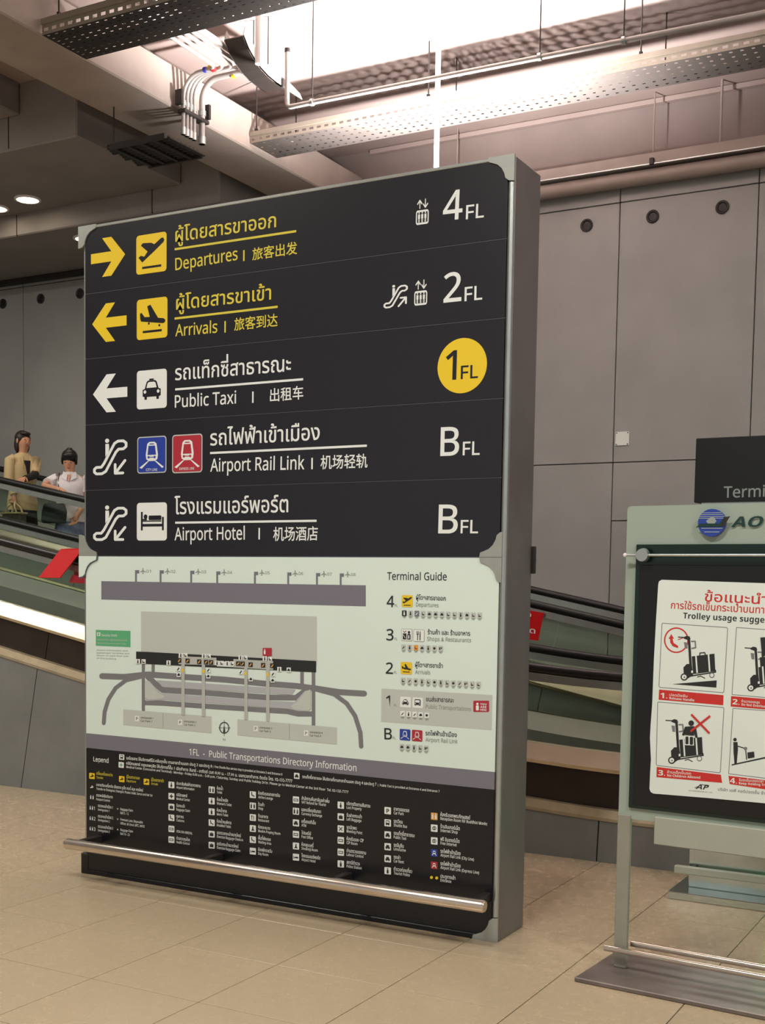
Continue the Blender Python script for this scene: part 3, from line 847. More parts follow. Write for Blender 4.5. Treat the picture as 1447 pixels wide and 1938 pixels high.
for x, y, n_ in ((278, 812, '1'), (485, 830, '2'), (848, 860, '3'), (1090, 882, '4')):
    g.rect(x - 10, y - 13, x + 10, y + 13, M['white'], 2); g.text('P', (x - 4, y + 7), (x + 5, y + 7.5), 14, M['ink'], 3, res=2)
    g.text(u'อาคารจอดรถ ' + n_, (x + 18, y + 0), (x + 78, y + 4), 8, M['ink'], 2, res=1); g.text('Car Park ' + n_, (x + 18, y + 15), (x + 72, y + 19), 9, M['ink'], 2, res=1)
# terminal strip
g.poly([(274, 490), (330, 492), (1138, 536), (1138, 590), (940, 580), (640, 566), (330, 550), (274, 546)], M['ink'], 2)
g.poly([(478, 512), (660, 520), (660, 556), (478, 551)], MG, 3); g.poly([(742, 526), (932, 536), (932, 578), (742, 566)], MG, 3)
g.poly([(662, 536), (742, 540), (742, 565), (662, 561)], M['map_white'], 3)
for x in (500, 598, 802, 907):
    g.poly([(x - 8, 550), (x + 8, 551), (x + 8, 796 + (x - 500) * .07), (x - 8, 794 + (x - 500) * .07)], MG, 4)
    g.poly([(x - 5, 572 + (x - 500) * .05), (x + 5, 572 + (x - 500) * .05), (x + 5, 588 + (x - 500) * .05), (x - 5, 588 + (x - 500) * .05)], M['yellow'], 5)
def mini(x, y, w, col, ink, kind):
    g.rect(x - w, y - w * 1.1, x + w, y + w * 1.1, col, 5)
    if kind == 'm': g.circle(x, y - w * .55, w * .28, ink, 6, 8); g.rect(x - w * .3, y - w * .2, x + w * .3, y + w * .85, ink, 6)
    elif kind == 'l': g.rect(x - w * .55, y - w * .6, x - w * .2, y + w * .7, ink, 6); g.rect(x - w * .2, y + w * .2, x + w * .6, y + w * .7, ink, 6)
    elif kind == 'c': g.rect(x - w * .65, y - w * .1, x + w * .65, y + w * .55, ink, 6); g.rect(x - w * .4, y - w * .6, x + w * .4, y, ink, 6)
    else: g.poly([(x - w * .7, y + w * .7), (x - w * .1, y + w * .7), (x + w * .7, y - w * .6), (x + w * .1, y - w * .6)], ink, 6)
for x, y, k_ in ((284, 537, 'm'), (311, 538, 'l'), (431, 544, 'm'), (490, 508, 'm'), (512, 508, 'l'), (601, 511, 'm'), (624, 512, 'l'), (777, 519, 'm'), (800, 520, 'l'), (893, 524, 'm'), (918, 526, 'l'), (664, 545, 'm'), (686, 546, 'l'), (713, 547, 'm'), (736, 548, 'l'), (963, 575, 'm'), (1008, 578, 'c'), (478, 573, 's'), (480, 601, 'c'), (622, 579, 's'), (622, 608, 'c'), (778, 588, 's'), (826, 622, 'c'), (932, 598, 's'), (931, 628, 'c')):
    mini(x, y, 10, M['white'], M['ink'], k_)
for x, y in ((482, 533), (522, 535), (578, 539), (611, 541), (635, 542), (765, 548), (787, 549), (825, 553), (885, 556), (929, 558)):
    mini(x, y, 10, M['ink'], M['orange'], 's')
g.rect(883, 473, 926, 511, M['red'], 5); g.circle(893, 481, 3, M['white'], 6, 8); g.rect(889, 485, 897, 503, M['white'], 6)
for k, t_ in enumerate(('YOU', 'ARE', 'HERE')): g.text(t_, (901, 487 + 9.5 * k), (921, 488 + 9.5 * k), 7, M['white'], 6, bold=True, res=1)
g.poly([(903, 511), (912, 511), (907, 519)], M['red'], 5)
g.circle(697, 856, 24, M['ink'], 2, 28, ring=4, ry=28); g.stroke([(697, 818), (697, 896)], 1.6, M['ink'], 2, rnd=False); g.stroke([(670, 856), (728, 857)], 1.6, M['ink'], 2, rnd=False)
g.poly([(692, 878), (697, 838), (702, 878)], M['ink'], 3); g.text('N', (691, 919), (702, 919), 12, M['grey_text'], res=1)
g.build('airport_map', mapb)

# ---- terminal guide at the right of the map
def guc(x, y): return Sp(690 + 0.19608 * x, 1060 + 0.19608 * y)
g = G(face, guc); g.text('Terminal Guide', (217, 190), (790, 196), 72, M['ink'], res=4); g.build('lettering', mapb)
g = G(face, guc); g.poly([(162, 1240), (1232, 1303), (1224, 1640), (158, 1560)], PG); g.build('highlight_bar', mapb)
for t_, x, y, x1_ in (('4', 213, 450, 283), ('3', 210, 772, 276), ('2', 205, 1095, 272), ('1', 205, 1412, 243), ('B', 192, 1728, 262)):
    g = G(face, guc); g.text(t_, (x, y), (x1_, y + 3), 106, M['ink'], 2, res=4); g.text('FL', (x + 78, y), (x + 106, y + 1), 24, M['grey_text'], 2, res=1); g.build('lettering', mapb)
GT, IK = M['grey_text'], M['ink']
for a_ in (
    lambda g: g.text(u'ผู้โดยสารขาออก', (496, 380), (780, 392), 34, IK, 2, res=2),
    lambda g: g.text('Departures', (494, 447), (712, 455), 38, GT, 2, res=2),
    lambda g: g.text(u'ร้านค้า และ ร้านอาหาร', (608, 715), (1017, 730), 34, IK, 2, res=2),
    lambda g: g.text('Shops & Restaurants', (602, 778), (1026, 793), 38, GT, 2, res=2),
    lambda g: g.text(u'ผู้โดยสารขาเข้า', (487, 1030), (752, 1042), 34, IK, 2, res=2),
    lambda g: g.text('Arrivals', (487, 1098), (632, 1104), 38, GT, 2, res=2),
    lambda g: g.text(u'ขนส่งสาธารณะ', (592, 1362), (860, 1374), 34, IK, 2, res=2),
    lambda g: g.text('Public Transportations', (589, 1430), (1026, 1458), 38, GT, 2, res=2),
    lambda g: g.text(u'รถไฟฟ้าเข้าเมือง', (587, 1690), (888, 1708), 34, IK, 2, res=2),
    lambda g: g.text('Airport Rail Link', (587, 1750), (896, 1770), 38, GT, 2, res=2),
):
    g = G(face, guc); a_(g); g.build('lettering', mapb)
def gicon(x0, x1, yt, yb, fill, draw, rim=None):
    a, b = guc(x0, yt), guc(x1, yb + (x1 - x0) * 0.05)
    g = unit(face, a[0], b[0], guc(x0, yb)[1], a[1]); g.rrect(0, 0, 1, 1, .1, rim or fill, 2)
    if rim: g.rrect(.03, .03, .97, .97, .08, fill, 3)
    g.lift *= 2.0; draw(g); g.build('pictogram', mapb)
gicon(358, 462, 338, 452, M['yellow'], lambda g: icon_takeoff(g, IK)); gicon(349, 455, 982, 1098, M['yellow'], lambda g: icon_landing(g, IK))
gicon(343, 445, 1316, 1418, M['white'], lambda g: icon_taxi(g, IK, M['white'])); gicon(462, 562, 1322, 1424, M['white'], lambda g: icon_bus(g, IK, M['white']))
gicon(339, 440, 1628, 1736, M['blue'], lambda g: icon_train(g, M['blue'], M['white'])); gicon(456, 556, 1636, 1745, M['red'], lambda g: icon_train(g, M['red'], M['white']))
def shop(g):
    g.poly([(.15, .12), (.48, .12), (.48, .62), (.15, .62)], IK, 2); g.stroke([(.2, .8), (.3, .7), (.45, .82)], .05, IK, 2); g.poly([(.56, .12), (.86, .12), (.86, .5), (.80, .6), (.62, .6), (.56, .5)], IK, 2); g.circle(.71, .72, .11, IK, 2, 16)
    g.stroke([(.22, .5), (.40, .22)], .04, M['white'], 3); g.rect(.66, .2, .76, .48, M['white'], 3)
def fork(g):
    g.rect(.36, .12, .43, .60, IK, 2); 
    for x in (.29, .375, .46): g.rect(x, .60, x + .04, .86, IK, 2)
    g.rect(.29, .58, .50, .64, IK, 2); g.poly([(.58, .12), (.66, .12), (.66, .86), (.60, .82), (.57, .5)], IK, 2)
gicon(355, 458, 662, 778, M['white'], shop, rim=M['grey_text']); gicon(472, 575, 668, 786, M['white'], fork, rim=M['grey_text'])
g = G(face, guc)
g.rrect(1048, 1357, 1200, 1466, 10, M['red'], 2, hole=0); g.circle(1088, 1388, 12, M['white'], 3, 12); g.rrect(1074, 1403, 1102, 1450, 5, M['white'], 3)
for k, t_ in enumerate(('YOU', 'ARE', 'HERE')): g.text(t_, (1116, 1400 + 27 * k), (1176, 1402 + 27 * k), 20, M['white'], 3, bold=True, res=1)
g.build('you_are_here', mapb)
def strip(n, x0, y0, dx, dy, bg, special={}):
    g = G(face, guc); rnd = random.Random(n * 7 + int(x0))
    kinds = ['m', 'l', 'c', 's', 'd', 'b']
    for k in range(n):
        x, y = x0 + dx * k, y0 + dy * k; col, ink = special.get(k, (bg, IK))
        g.rrect(x - 22, y - 27, x + 22, y + 27, 4, col, 3)
        q = kinds[rnd.randrange(6)]; w = 17
        if q == 'm': g.circle(x, y - 13, 6, ink, 4, 8); g.rect(x - 7, y - 5, x + 7, y + 18, ink, 4)
        elif q == 'l': g.rect(x - 10, y - 12, x - 4, y + 14, ink, 4); g.rect(x - 4, y + 4, x + 12, y + 14, ink, 4)
        elif q == 'c': g.rect(x - 14, y - 2, x + 14, y + 11, ink, 4); g.rect(x - 9, y - 11, x + 9, y, ink, 4)
        elif q == 's': g.poly([(x - 14, y + 13), (x - 4, y + 13), (x + 14, y - 9), (x + 4, y - 9)], ink, 4)
        elif q == 'd': g.circle(x, y, 12, ink, 4, 12)
        else: g.rect(x - 13, y - 12, x - 2, y + 12, ink, 4); g.rect(x + 3, y - 12, x + 13, y + 2, ink, 4)
        g.rect(x - 16, y + 32, x + 16, y + 36, GT, 3); g.rect(x - 12, y + 40, x + 12, y + 44, GT, 3)
    g.build('facility_icons', mapb)
strip(13, 383, 513, 60.5, 1.8, M['pale_grey'], {0: (IK, M['white']), 2: (M['band'], M['white'])})
strip(7, 376, 842, 59.5, 2.0, M['pale_grey'], {2: (M['orange'], M['red'])})
strip(13, 372, 1163, 60.5, 3.2, M['pale_grey']); strip(5, 366, 1482, 58.5, 4.0, M['white']); strip(5, 360, 1802, 58.5, 4.0, M['pale_grey'])

# ---- title band and legend
pixel_text(bandb, [(('1FL  -  Public Transportations Directory Information', (358.3, 1428.6), (674.3, 1459.6), 11.8, M['white']), {'res': 3})])
PT = M['white']
g = px(G(face)); g.text('Legend', (176.9, 1440.6), (205.3, 1443.8), 8.6, PT, res=3); g.build('lettering', legb)
g = px(G(face)); g.text(u'รถโดยสาร ให้บริการฟรีไป-กลับทุกชั้น ชานชาลาด้านนอก ประตู 3 และประตู 8', (239, 1437.2), (401, 1453), 4.4, PT, res=1); g.build('lettering', legb)
g = px(G(face)); g.text('|  Free Shuttle Bus service stop is provided at Entrance 3 and Entrance 8', (403, 1452.6), (534, 1467.6), 4.2, PT, res=1); g.build('lettering', legb)
g = px(G(face)); g.text(u'คลินิกแพทย์ กรุงเทพดุสิต ให้บริการที่ชั้น 1 เปิดทำการ จันทร์ - อาทิตย์ เวลา 8.00 น. - 17.00 น. นอกเวลาทำการ ติดต่อ โทร. 02-132-7777', (239, 1446.8), (553, 1481.2), 4.4, PT, res=1); g.build('lettering', legb)
g = px(G(face)); g.text('Medical Center (Concourse and Terminal) : Monday - Friday 8.00 a.m. - 5.00 p.m. / Saturday, Sunday and Public holiday 24 hr. Please go to Medical Center at the 3rd Floor  Tel. 02-132-7777', (239, 1453.2), (659, 1501.4), 4.2, PT, res=1); g.build('lettering', legb)
g = px(G(face)); g.text(u'รถแท็กซี่สาธารณะ ให้บริการที่ชานชาลาด้านนอก ประตู 4 และประตู 7', (572, 1472.4), (712, 1487.2), 4.4, PT, res=1); g.build('lettering', legb)
g = px(G(face)); g.text('|  Public Taxi is provided at Entrance 4 and Entrance 7', (715, 1487.6), (831.5, 1499.8), 4.2, PT, res=1); g.build('lettering', legb)
def lg_icon(u, v, kind, bg=None, ink=None, r=5.6):
    bg = bg or M['white']; ink = ink or M['ink']
    g = px(G(face)); sl = 0.10
    def P_(a, b): return (u + a * r, v + b * r * 1.08 + a * r * sl)
    def poly(pts, m, lv): g.poly([P_(*p) for p in pts], m, lv)
    def rect(a, b, c, d, m=ink, lv=3): poly([(a, b), (c, b), (c, d), (a, d)], m, lv)
    if bg is not M['legend']: poly([(x, y) for x, y in G.rr(-1, -1, 1, 1, .18, 3)], bg, 2)
    if kind == 'm': g.circle(*P_(0, -.55), r * .2, ink, 3, 8); rect(-.28, -.28, .28, .75)
    elif kind == 'f': g.circle(*P_(0, -.55), r * .2, ink, 3, 8); poly([(-.15, -.3), (.15, -.3), (.4, .4), (-.4, .4)], ink, 3); rect(-.15, .4, .15, .8)
    elif kind == '+': rect(-.18, -.6, .18, .6); rect(-.6, -.18, .6, .18)
    elif kind == 'c': rect(-.65, -.05, .65, .45); rect(-.42, -.5, .42, 0); rect(-.55, .45, -.25, .65); rect(.25, .45, .55, .65)
    elif kind == 'b': rect(-.55, -.7, .55, .5); rect(-.4, -.5, .4, -.05, bg, 4); rect(-.45, .5, -.2, .7); rect(.2, .5, .45, .7)
    elif kind == 'bag': rect(-.6, -.3, .6, .6); rect(-.25, -.55, .25, -.4); rect(-.25, -.5, -.15, -.3); rect(.15, -.5, .25, -.3)
    elif kind == 'x': poly([(-.6, -.45), (-.45, -.6), (.6, .45), (.45, .6)], ink, 3); poly([(.6, -.45), (.45, -.6), (-.6, .45), (-.45, .6)], ink, 3)
    elif kind == 'w': poly([(-.5, -.6), (-.2, -.6), (-.1, .1), (.5, .15), (.55, .65), (.3, .65), (.25, .35), (-.35, .35)], ink, 3); g.circle(*P_(-.35, -.75), r * .14, ink, 3, 8)
    elif kind == 't': rect(-.7, -.4, -.25, .7); rect(.25, -.4, .7, .7); g.circle(*P_(-.48, -.65), r * .16, ink, 3, 8); g.circle(*P_(.48, -.65), r * .16, ink, 3, 8)
    elif kind == 'fork': rect(-.4, -.6, -.2, .65); rect(.2, -.6, .4, .65); rect(-.55, -.6, -.05, -.3)
    elif kind == 'bed': rect(-.75, -.3, -.6, .5); rect(-.6, .1, .75, .3); rect(-.3, -.15, .7, .1)
    elif kind == 'P': g.text('P', P_(-.38, .62), P_(.45, .62), r * 1.25, ink, 3, bold=True, res=1)
    elif kind == 'box': rect(-.7, -.35, .7, .4); rect(-.5, -.15, .5, .2, bg, 4)
    elif kind == 'plane': poly([(-.7, .2), (-.1, -.05), (.1, -.7), (.3, -.7), (.25, -.15), (.75, -.3), (.7, 0), (.1, .3), (-.6, .4)], ink, 3)
    elif kind == 'pr': poly([(-.1, -.7), (.25, -.5), (.15, 0), (.6, .6), (-.5, .65), (-.2, .1)], ink, 3)
    elif kind == 'net': g.circle(*P_(0, 0), r * .6, ink, 3, 14, ring=r * .18); rect(-.12, -.5, .12, .5)
    elif kind == 'train': poly([(-.45, .3), (-.35, -.6), (.35, -.6), (.45, .3)], ink, 3); rect(-.28, -.35, .28, -.02, bg, 4); poly([(-.7, .7), (-.45, .3), (-.2, .3), (-.5, .7)], ink, 3); poly([(.7, .7), (.45, .3), (.2, .3), (.5, .7)], ink, 3)
    g.build('pictogram', legb)
def lg_text(u, v, th, en, m=None, col=0.118):
    g = px(G(face)); m = m or PT
    # two short lines, Thai above, English below; they follow the board's own level
    k = 1 + (u - 320) / 500 * 0.22
    if th: g.text(th, (u, v - 1.0), None, 4.5 * k, m, res=1, cond=0.66)
    if en: g.text(en, (u, v + 6.0), None, 4.5 * k, m, res=1, cond=0.72)
    g.build('lettering', legb)
lg_icon(230.6, 1432.8, 'b', r=4.8); lg_icon(229.6, 1447.6, '+', M['white'], M['green'], r=5.0); lg_icon(561.6, 1468.3, 'c', r=5.2)
YL = M['yellow']; KB = M['legend']
lg_icon(174.3, 1468.5, 'plane', YL, KB, 5.2); lg_text(182.5, 1467, u'เปลี่ยนเครื่องระหว่าง', 'Transfer', YT)
lg_icon(230.6, 1474.4, 'plane', YL, KB, 5.2); lg_text(239.5, 1473.5, u'ผู้โดยสารขาออก', 'Departures', YT)
lg_icon(277.3, 1479.6, 'plane', YL, KB, 5.2); lg_text(286.3, 1479, u'ผู้โดยสารขาเข้า', 'Arrivals', YT)
lg_icon(174.0, 1489.5, 'plane', KB, PT, 4.6); lg_text(182.3, 1488.4, u'อาคารเทียบเครื่องบิน เชียงราย ภูเก็ต กระบี่ สมุย หาดใหญ่', 'Transfer to Chiangmai, Chiangrai, Phuket, Krabi, Samui and Hat Yai')
lg_icon(174.4, 1508.8, 't', KB, PT, 4.6); lg_text(182.3, 1508.2, u'ตรวจหนังสือเดินทาง', 'Passport Control')
for k, (v, a_, b_) in enumerate(((1529, 'Baggage Claim', 'Belt 5 - 12'), (1548.6, 'Premium Lane, Disposable', 'Officer, M. Envoi, MTC, NATO'), (1568.2, 'Baggage Claim', 'Belt 16 - 23'))):
    lg_icon(173.3, v, 't', KB, PT, 4.4)
    g = px(G(face)); g.text('%d' % (k + 1), (177.6, v + 4), None, 6.5, PT, res=1); g.build('lettering', legb)
    lg_text(185.5, v - 1, u'ตรวจคนเข้าเมือง %d' % (k + 1), 'Immigration %d' % (k + 1)); lg_text(228, v + 4.8, a_ if False else None, None) if False else None
    g = px(G(face)); g.text('=', (221.5, v + 4), None, 5, PT, res=1); g.text(a_, (228, v + 4.2), None, 4.4, PT, res=1, cond=.70); g.text(b_, (228, v + 11.4), None, 4.4, PT, res=1, cond=.70); g.build('lettering', legb)
cols = [
 (324.6, (1485.4, 1506.9, 1527.2, 1547.5, 1568.7, 1589), [('f', u'ประชาสัมพันธ์ท่าอากาศยาน', 'Airport Information'), ('+', u'คลินิกแพทย์', 'Medical Center'), ('bag', u'รับกระเป๋า', 'Baggage Claim'), ('w', u'ศุลกากร', 'Customs'), ('box', u'', 'VISA ON ARRIVAL'), ('box', u'ด่านควบคุมโรค', 'Health Control')]),
 (400.7, (1494.7, 1515.9, 1536.2, 1557, 1578.6, 1599.5), [('t', u'ห้องน้ำ', 'Toilet'), ('f', u'ห้องน้ำหญิง', "Women's Toilet"), ('m', u'ห้องน้ำชาย', "Men's Toilet"), ('w', u'ห้องน้ำคนพิการ', 'Disabled Toilet'), ('bag', u'จุดตรวจกระเป๋าขนาดใหญ่', 'Oversize Baggage Check-in'), ('bag', u'จุดรับกระเป๋าขนาดใหญ่', 'Oversize Baggage Claim')]),
 (478.5, (1504, 1525.2, 1547.2, 1568, 1589, 1610.8), [('w', u'ห้องรับรองสายการบิน', 'Airline Lounge'), ('t', u'ร้านค้า', 'Shop'), ('fork', u'ร้านอาหาร', 'Restaurant'), ('pr', u'ห้องละหมาด', 'Muslim Praying Room'), ('w', u'พื้นที่พักคอย', 'Waiting Area'), ('bed', u'ห้องพักรายวัน', 'Day Room')]),
 (560.1, (1513.7, 1535.2, 1557.3, 1579, 1601.1, 1622.2), [('box', u'สำนักงานคืนภาษีมูลค่าเพิ่ม', 'VAT Refund for Tourist'), ('t', u'แลกเปลี่ยนเงินตรา', 'Currency Exchange'), ('c', u'เครื่องเอทีเอ็ม', 'ATM'), ('box', u'ไปรษณีย์', 'Post Office'), ('pr', u'ห้องสูบบุหรี่', 'Smoking Room'), ('bed', u'โรงแรมแอร์พอร์ต', 'Airport Hotel')]),
 (644.9, (1523.8, 1545.9, 1568.6, 1590.4, 1612.8, 1634.9), [('f', u'บริการติดตามสัมภาระ', 'Lost Property'), ('bag', u'รับฝากกระเป๋า', 'Left Baggage'), ('x', u'จุดนัดพบ', 'Meeting Point'), ('box', u'ห้องรับรอง CIP', 'CIP Room'), ('box', u'ด่านตรวจแรงงาน', 'Labour Control'), ('m', u'สถานีตำรวจ', 'Police Station')]),
 (733.6, (1534.2, 1557.3, 1580, 1602.4, 1625.1, 1647.9), [('P', u'อาคารจอดรถ', 'Car Park'), ('b', u'รถเวียน', 'Shuttle Bus'), ('c', u'รถแท็กซี่สาธารณะ', 'Public Taxi'), ('c', u'รถลีมูซีน', 'Limousine'), ('c', u'รถเช่า', 'Car Rent'), ('m', u'ตำรวจท่องเที่ยว', 'Tourist Police')]),
 (821.6, (1544.9, 1567.3, 1591.4, 1614.1, 1637.5, 1661.5), [('t', u'ห้องรับรองพระภิกษุสงฆ์', 'Reception Room for Buddhist Monks'), ('net', u'ร้านอินเทอร์เน็ต', 'Internet Shop'), ('net', u'ฟรี อินเทอร์เน็ต', 'Free Internet'), ('train', u'รถไฟฟ้าเข้าเมือง', 'Airport Rail Link (City Line)'), ('train', u'รถไฟฟ้าเข้าเมือง', 'Airport Rail Link (Express Line)'), ('dots', u'ประตูทางเข้า', 'Entrance')]),
]
for ci, (u, vs, its) in enumerate(cols):
    for k, (v, (kd, th, en)) in enumerate(zip(vs, its)):
        r = 5.6 + ci * 0.12; bg, ink = M['white'], M['ink']
        if ci == 6:
            if k == 0: bg, ink = M['orange'], M['white']
            if k == 3: bg, ink = M['blue'], M['white']
            if k == 4: bg, ink = M['red'], M['white']
        if kd == 'dots':
            g = px(G(face)); g.circle(u - 5.2, v - 1, 2.9, M['yellow'], 2, 12); g.circle(u + 4.6, v, 2.9, M['yellow'], 2, 12); g.build('pictogram', legb)
        else: lg_icon(u, v, kd, bg, ink, r)
        lg_text(u + 9.2 + ci * .4, v + 0.6, th, en)
# ================================================================ OVERHEAD SERVICES
def perforated(name, parent, o, ex, ey, nx, ny, cx, cy, hx, hy, m):
    """a sheet with slots: origin o, cell sizes cx (along ex) and cy (along ey), slot sizes hx, hy; real holes"""
    o, ex, ey = Vector(o), Vector(ex), Vector(ey); mb = MB(); V = []; Fc = []
    for i in range(nx):
        for j in range(ny):
            a = o + ex * (i * cx) + ey * (j * cy); sx, sy = (cx - hx) / 2, (cy - hy) / 2; b = len(V)
            V += [a, a + ex * cx, a + ex * cx + ey * cy, a + ey * cy, a + ex * sx + ey * sy, a + ex * (sx + hx) + ey * sy, a + ex * (sx + hx) + ey * (sy + hy), a + ex * sx + ey * (sy + hy)]
            Fc += [(b + k, b + (k + 1) % 4, b + (k + 1) % 4 + 4, b + k + 4) for k in range(4)]
    mb.add(V, Fc, m); return mb.build(name, None, parent, fixn=False)

def cable_tray(label, x0, x1, y0, y1, z, fl, cell, bottom_m, hangers, top=6.25, cy=0.05, hx=.42, hy=.010):
    root = empty('cable_tray', (x0, (y0 + y1) / 2, z)); tag(root, label, 'cable tray')
    L = x1 - x0; nx = int(L / cell); ny = max(1, round((y1 - y0) / cy))
    perforated('tray_floor', root, (x0, y0, z), (1, 0, 0), (0, 1, 0), nx, ny, L / nx, (y1 - y0) / ny, L / nx * hx, hy, bottom_m)
    for y in (y0, y1):
        perforated('side_flange', root, (x0, y, z), (1, 0, 0), (0, 0, 1), int(L / 0.075), 1, L / int(L / 0.075), fl * .62, 0.040, fl * .20, M['tray'])
        sg = -1 if y == y0 else 1
        MB().box(x0, x1, min(y, y + sg * .012), max(y, y + sg * .012), z + fl * .62, z + fl).build('side_rim', M['tray'], root)
    for x, y in hangers:
        MB().tube([(x, y, z + fl * .5), (x, y, top)], 0.006, 8, M['dark']).build('hanger_rod', None, root)
        MB().bbox(x - .012, x + .012, y - .012, y + .012, z + fl * .7, z + fl + .03, .003, M['dark']).build('rod_clamp', None, root)
    return root
t2 = cable_tray('long perforated cable tray running just above the directory sign', -6.49, 3.4, 9.25, 9.675, 5.70, 0.095, 0.08, M['galv'], ((-4.725, 9.27), (-4.661, 9.66), (-2.935, 9.27), (-2.862, 9.66), (-6.44, 9.27), (-6.274, 9.66), (-0.9, 9.27)), cy=0.085, hx=.30, hy=.020)
# cables lying in it stop part of the light
for k, y in enumerate((9.63,)):
    MB().tube([(-6.45, y, 5.722), (-3, y + .01, 5.72), (0, y - .01, 5.722), (3.3, y, 5.72)], 0.018, 6, M['rubber']).build('cable', None, t2)
t1 = cable_tray('wide perforated cable tray cut by the top edge of the photo at the left', -6.49, 3.4, 6.68, 7.13, 5.645, 0.11, 0.075, M['dark'], ((-6.35, 6.70), (-6.1, 7.1), (-4.2, 6.7), (-4.1, 7.1)), hx=.32, hy=.008)
for k, y in enumerate((6.80, 6.96)):
    MB().tube([(-6.45, y, 5.67), (-3, y + .02, 5.668), (3.3, y, 5.67)], 0.02, 6, M['rubber']).build('cable', None, t1)

# small conduit pipe with its capped end, hung on rods
cp = empty('conduit_pipe', (-5.41, 8.2, 5.47)); tag(cp, 'thin pale conduit pipe turning up at its capped left end, above the long cable tray', 'conduit')
MB().tube([(-5.412, 8.2, 5.90), (-5.41, 8.2, 5.52), (-5.405, 8.2, 5.49), (-5.38, 8.2, 5.475), (-5.2, 8.2, 5.475), (-1.95, 8.2, 5.447), (3.2, 8.2, 5.43)], 0.018, 12, M['pipe']).build('pipe', None, cp)
MB().disc((-5.412, 8.2, 5.905), 0.022, (0, 0, 1), 0.03, 12, M['dark']).build('end_cap', None, cp)
for x, z in ((-5.18, 5.475), (-3.318, 5.462), (-2.718, 5.455), (-1.0, 5.44)):
    MB().tube([(x, 8.2, z), (x, 8.2, 6.25)], 0.005, 6, M['dark']).build('hanger_rod', None, cp)
    MB().tube([(x - .012, 8.2, z), (x + .012, 8.2, z)], 0.027, 12, M['alu']).build('pipe_clamp', None, cp)

# bundle of conduits coming round and down beside the beam
cb = empty('conduit_bundle', (-6.42, 8.3, 5.42)); tag(cb, 'five pale conduits bending down beside the concrete beam', 'conduit')
def arc(c, a, b, r, t0, t1, n=7):
    return [Vector(c) + Vector(a) * (r * math.cos(math.radians(t0 + (t1 - t0) * k / n))) + Vector(b) * (r * math.sin(math.radians(t0 + (t1 - t0) * k / n))) for k in range(n + 1)]
for k in range(5):
    y = 8.20 + 0.0475 * k + (0.06 if k == 4 else 0); xv = -6.42; zt = 5.90 + 0.012 * k; r_ = 0.17; rad = 0.0165 if k < 4 else 0.026
    xh = -6.08 + 0.052 * k
    ps = [(xv, y, 5.43), (xv, y, zt - r_)] + [tuple(p) for p in arc((xv + r_, y, zt - r_), (-1, 0, 0), (0, 0, 1), r_, 0, 90)][1:]
    ps += [tuple(p) for p in arc((xh - .09, y - .09, zt), (0, 1, 0), (1, 0, 0), .09, 0, 90)] + [(xh, 7.16, zt + .02)]
    c = MB().tube(ps, rad, 10, M['pipe']).build('conduit', None, cb)
    MB().tube([(xv, y, 5.43), (xv, y, 5.49)], rad * 1.35, 10, M['alu']).build('coupling', None, c)
    MB().tube([(xv, y, 5.66), (xv, y, 5.70)], rad * 1.35, 10, M['alu']).build('coupling', None, c)
    MB().tube([(xh, 7.55, zt + .01), (xh, 7.62, zt + .01)], rad * 1.35, 10, M['alu']).build('coupling', None, c)
for x, y, z, m in ((-6.20, 8.17, 5.905, 'tape_blue'), (-6.15, 8.17, 5.91, 'tape_yellow'), (-6.12, 8.17, 5.895, 'tape_red'), (-6.10, 8.42, 5.93, 'tape_yellow')):
    MB().tube([(x - .014, y + .03, z), (x + .014, y + .03, z)], 0.022, 10, M[m]).build('colour_tape', None, cb)
MB().bbox(-6.46, -6.38, 8.17, 8.5, 5.60, 5.63, .004, M['dark']).build('strut', None, cb)
for y in (8.15, 8.52): MB().bbox(-6.47, -6.40, y, y + .03, 5.66, 5.78, .004, M['dark']).build('clamp', None, cb)

# dark ladder under the beam into which the conduits run
ul = empty('cable_ladder', (-6.7, 8.25, 5.32)); tag(ul, 'dark cable ladder crossing beneath the concrete beam where the conduits end', 'cable ladder')
for y in (7.93, 8.42): MB().bbox(-6.97, -6.40, y, y + .02, 5.31, 5.36, .004, M['dark']).build('side_rail', None, ul)
for k in range(5): MB().bbox(-6.95 + .14 * k, -6.92 + .14 * k, 7.95, 8.42, 5.315, 5.33, .003, M['dark']).build('rung', None, ul)
for k in range(9):
    y = 7.975 + .052 * k; MB().tube([(-7.02 - .02 * (k % 3), y, 5.35), (-6.7, y + .005, 5.345), (-6.42, y, 5.35)], 0.021, 7, M['rubber']).build('cable', None, ul)
for x, t in ((-6.93, 5.65),): MB().tube([(x, 7.94, 5.33), (x, 7.94, t)], .006, 6, M['dark']).build('hanger_rod', None, ul)

# curved dark trunking sweeping down under the bright ceiling
tr = empty('cable_trunking', (-5.75, 8.2, 5.77)); tag(tr, 'dark curved cable trunking sweeping down beside the conduits', 'trunking')
top = [(7.93, 5.955), (8.0, 5.885), (8.08, 5.835), (8.17, 5.798), (8.27, 5.775), (8.38, 5.765), (8.50, 5.765)]
x0, x1 = -5.82, -5.64; V = []
for y, z in top: V += [(x0, y, z), (x1, y, z), (x1, y + .01, z + .012), (x0, y + .01, z + .012)]
Fc = []
for i in range(len(top) - 1):
    for k in range(4): a, b = i * 4 + k, i * 4 + (k + 1) % 4; Fc.append((a, b, b + 4, a + 4))
Fc += [(0, 1, 2, 3), tuple(len(V) - 4 + k for k in range(4))]
MB().add(V, Fc, M['trunk']).build('base_plate', None, tr)
for x in (x0, x1 - .006):
    P3 = [(x, y, z) for y, z in top] + [(x, y + .03, z + .085) for y, z in reversed(top)]
    MB().prism(P3, (.006, 0, 0), M['soffit']).build('side_plate', None, tr)
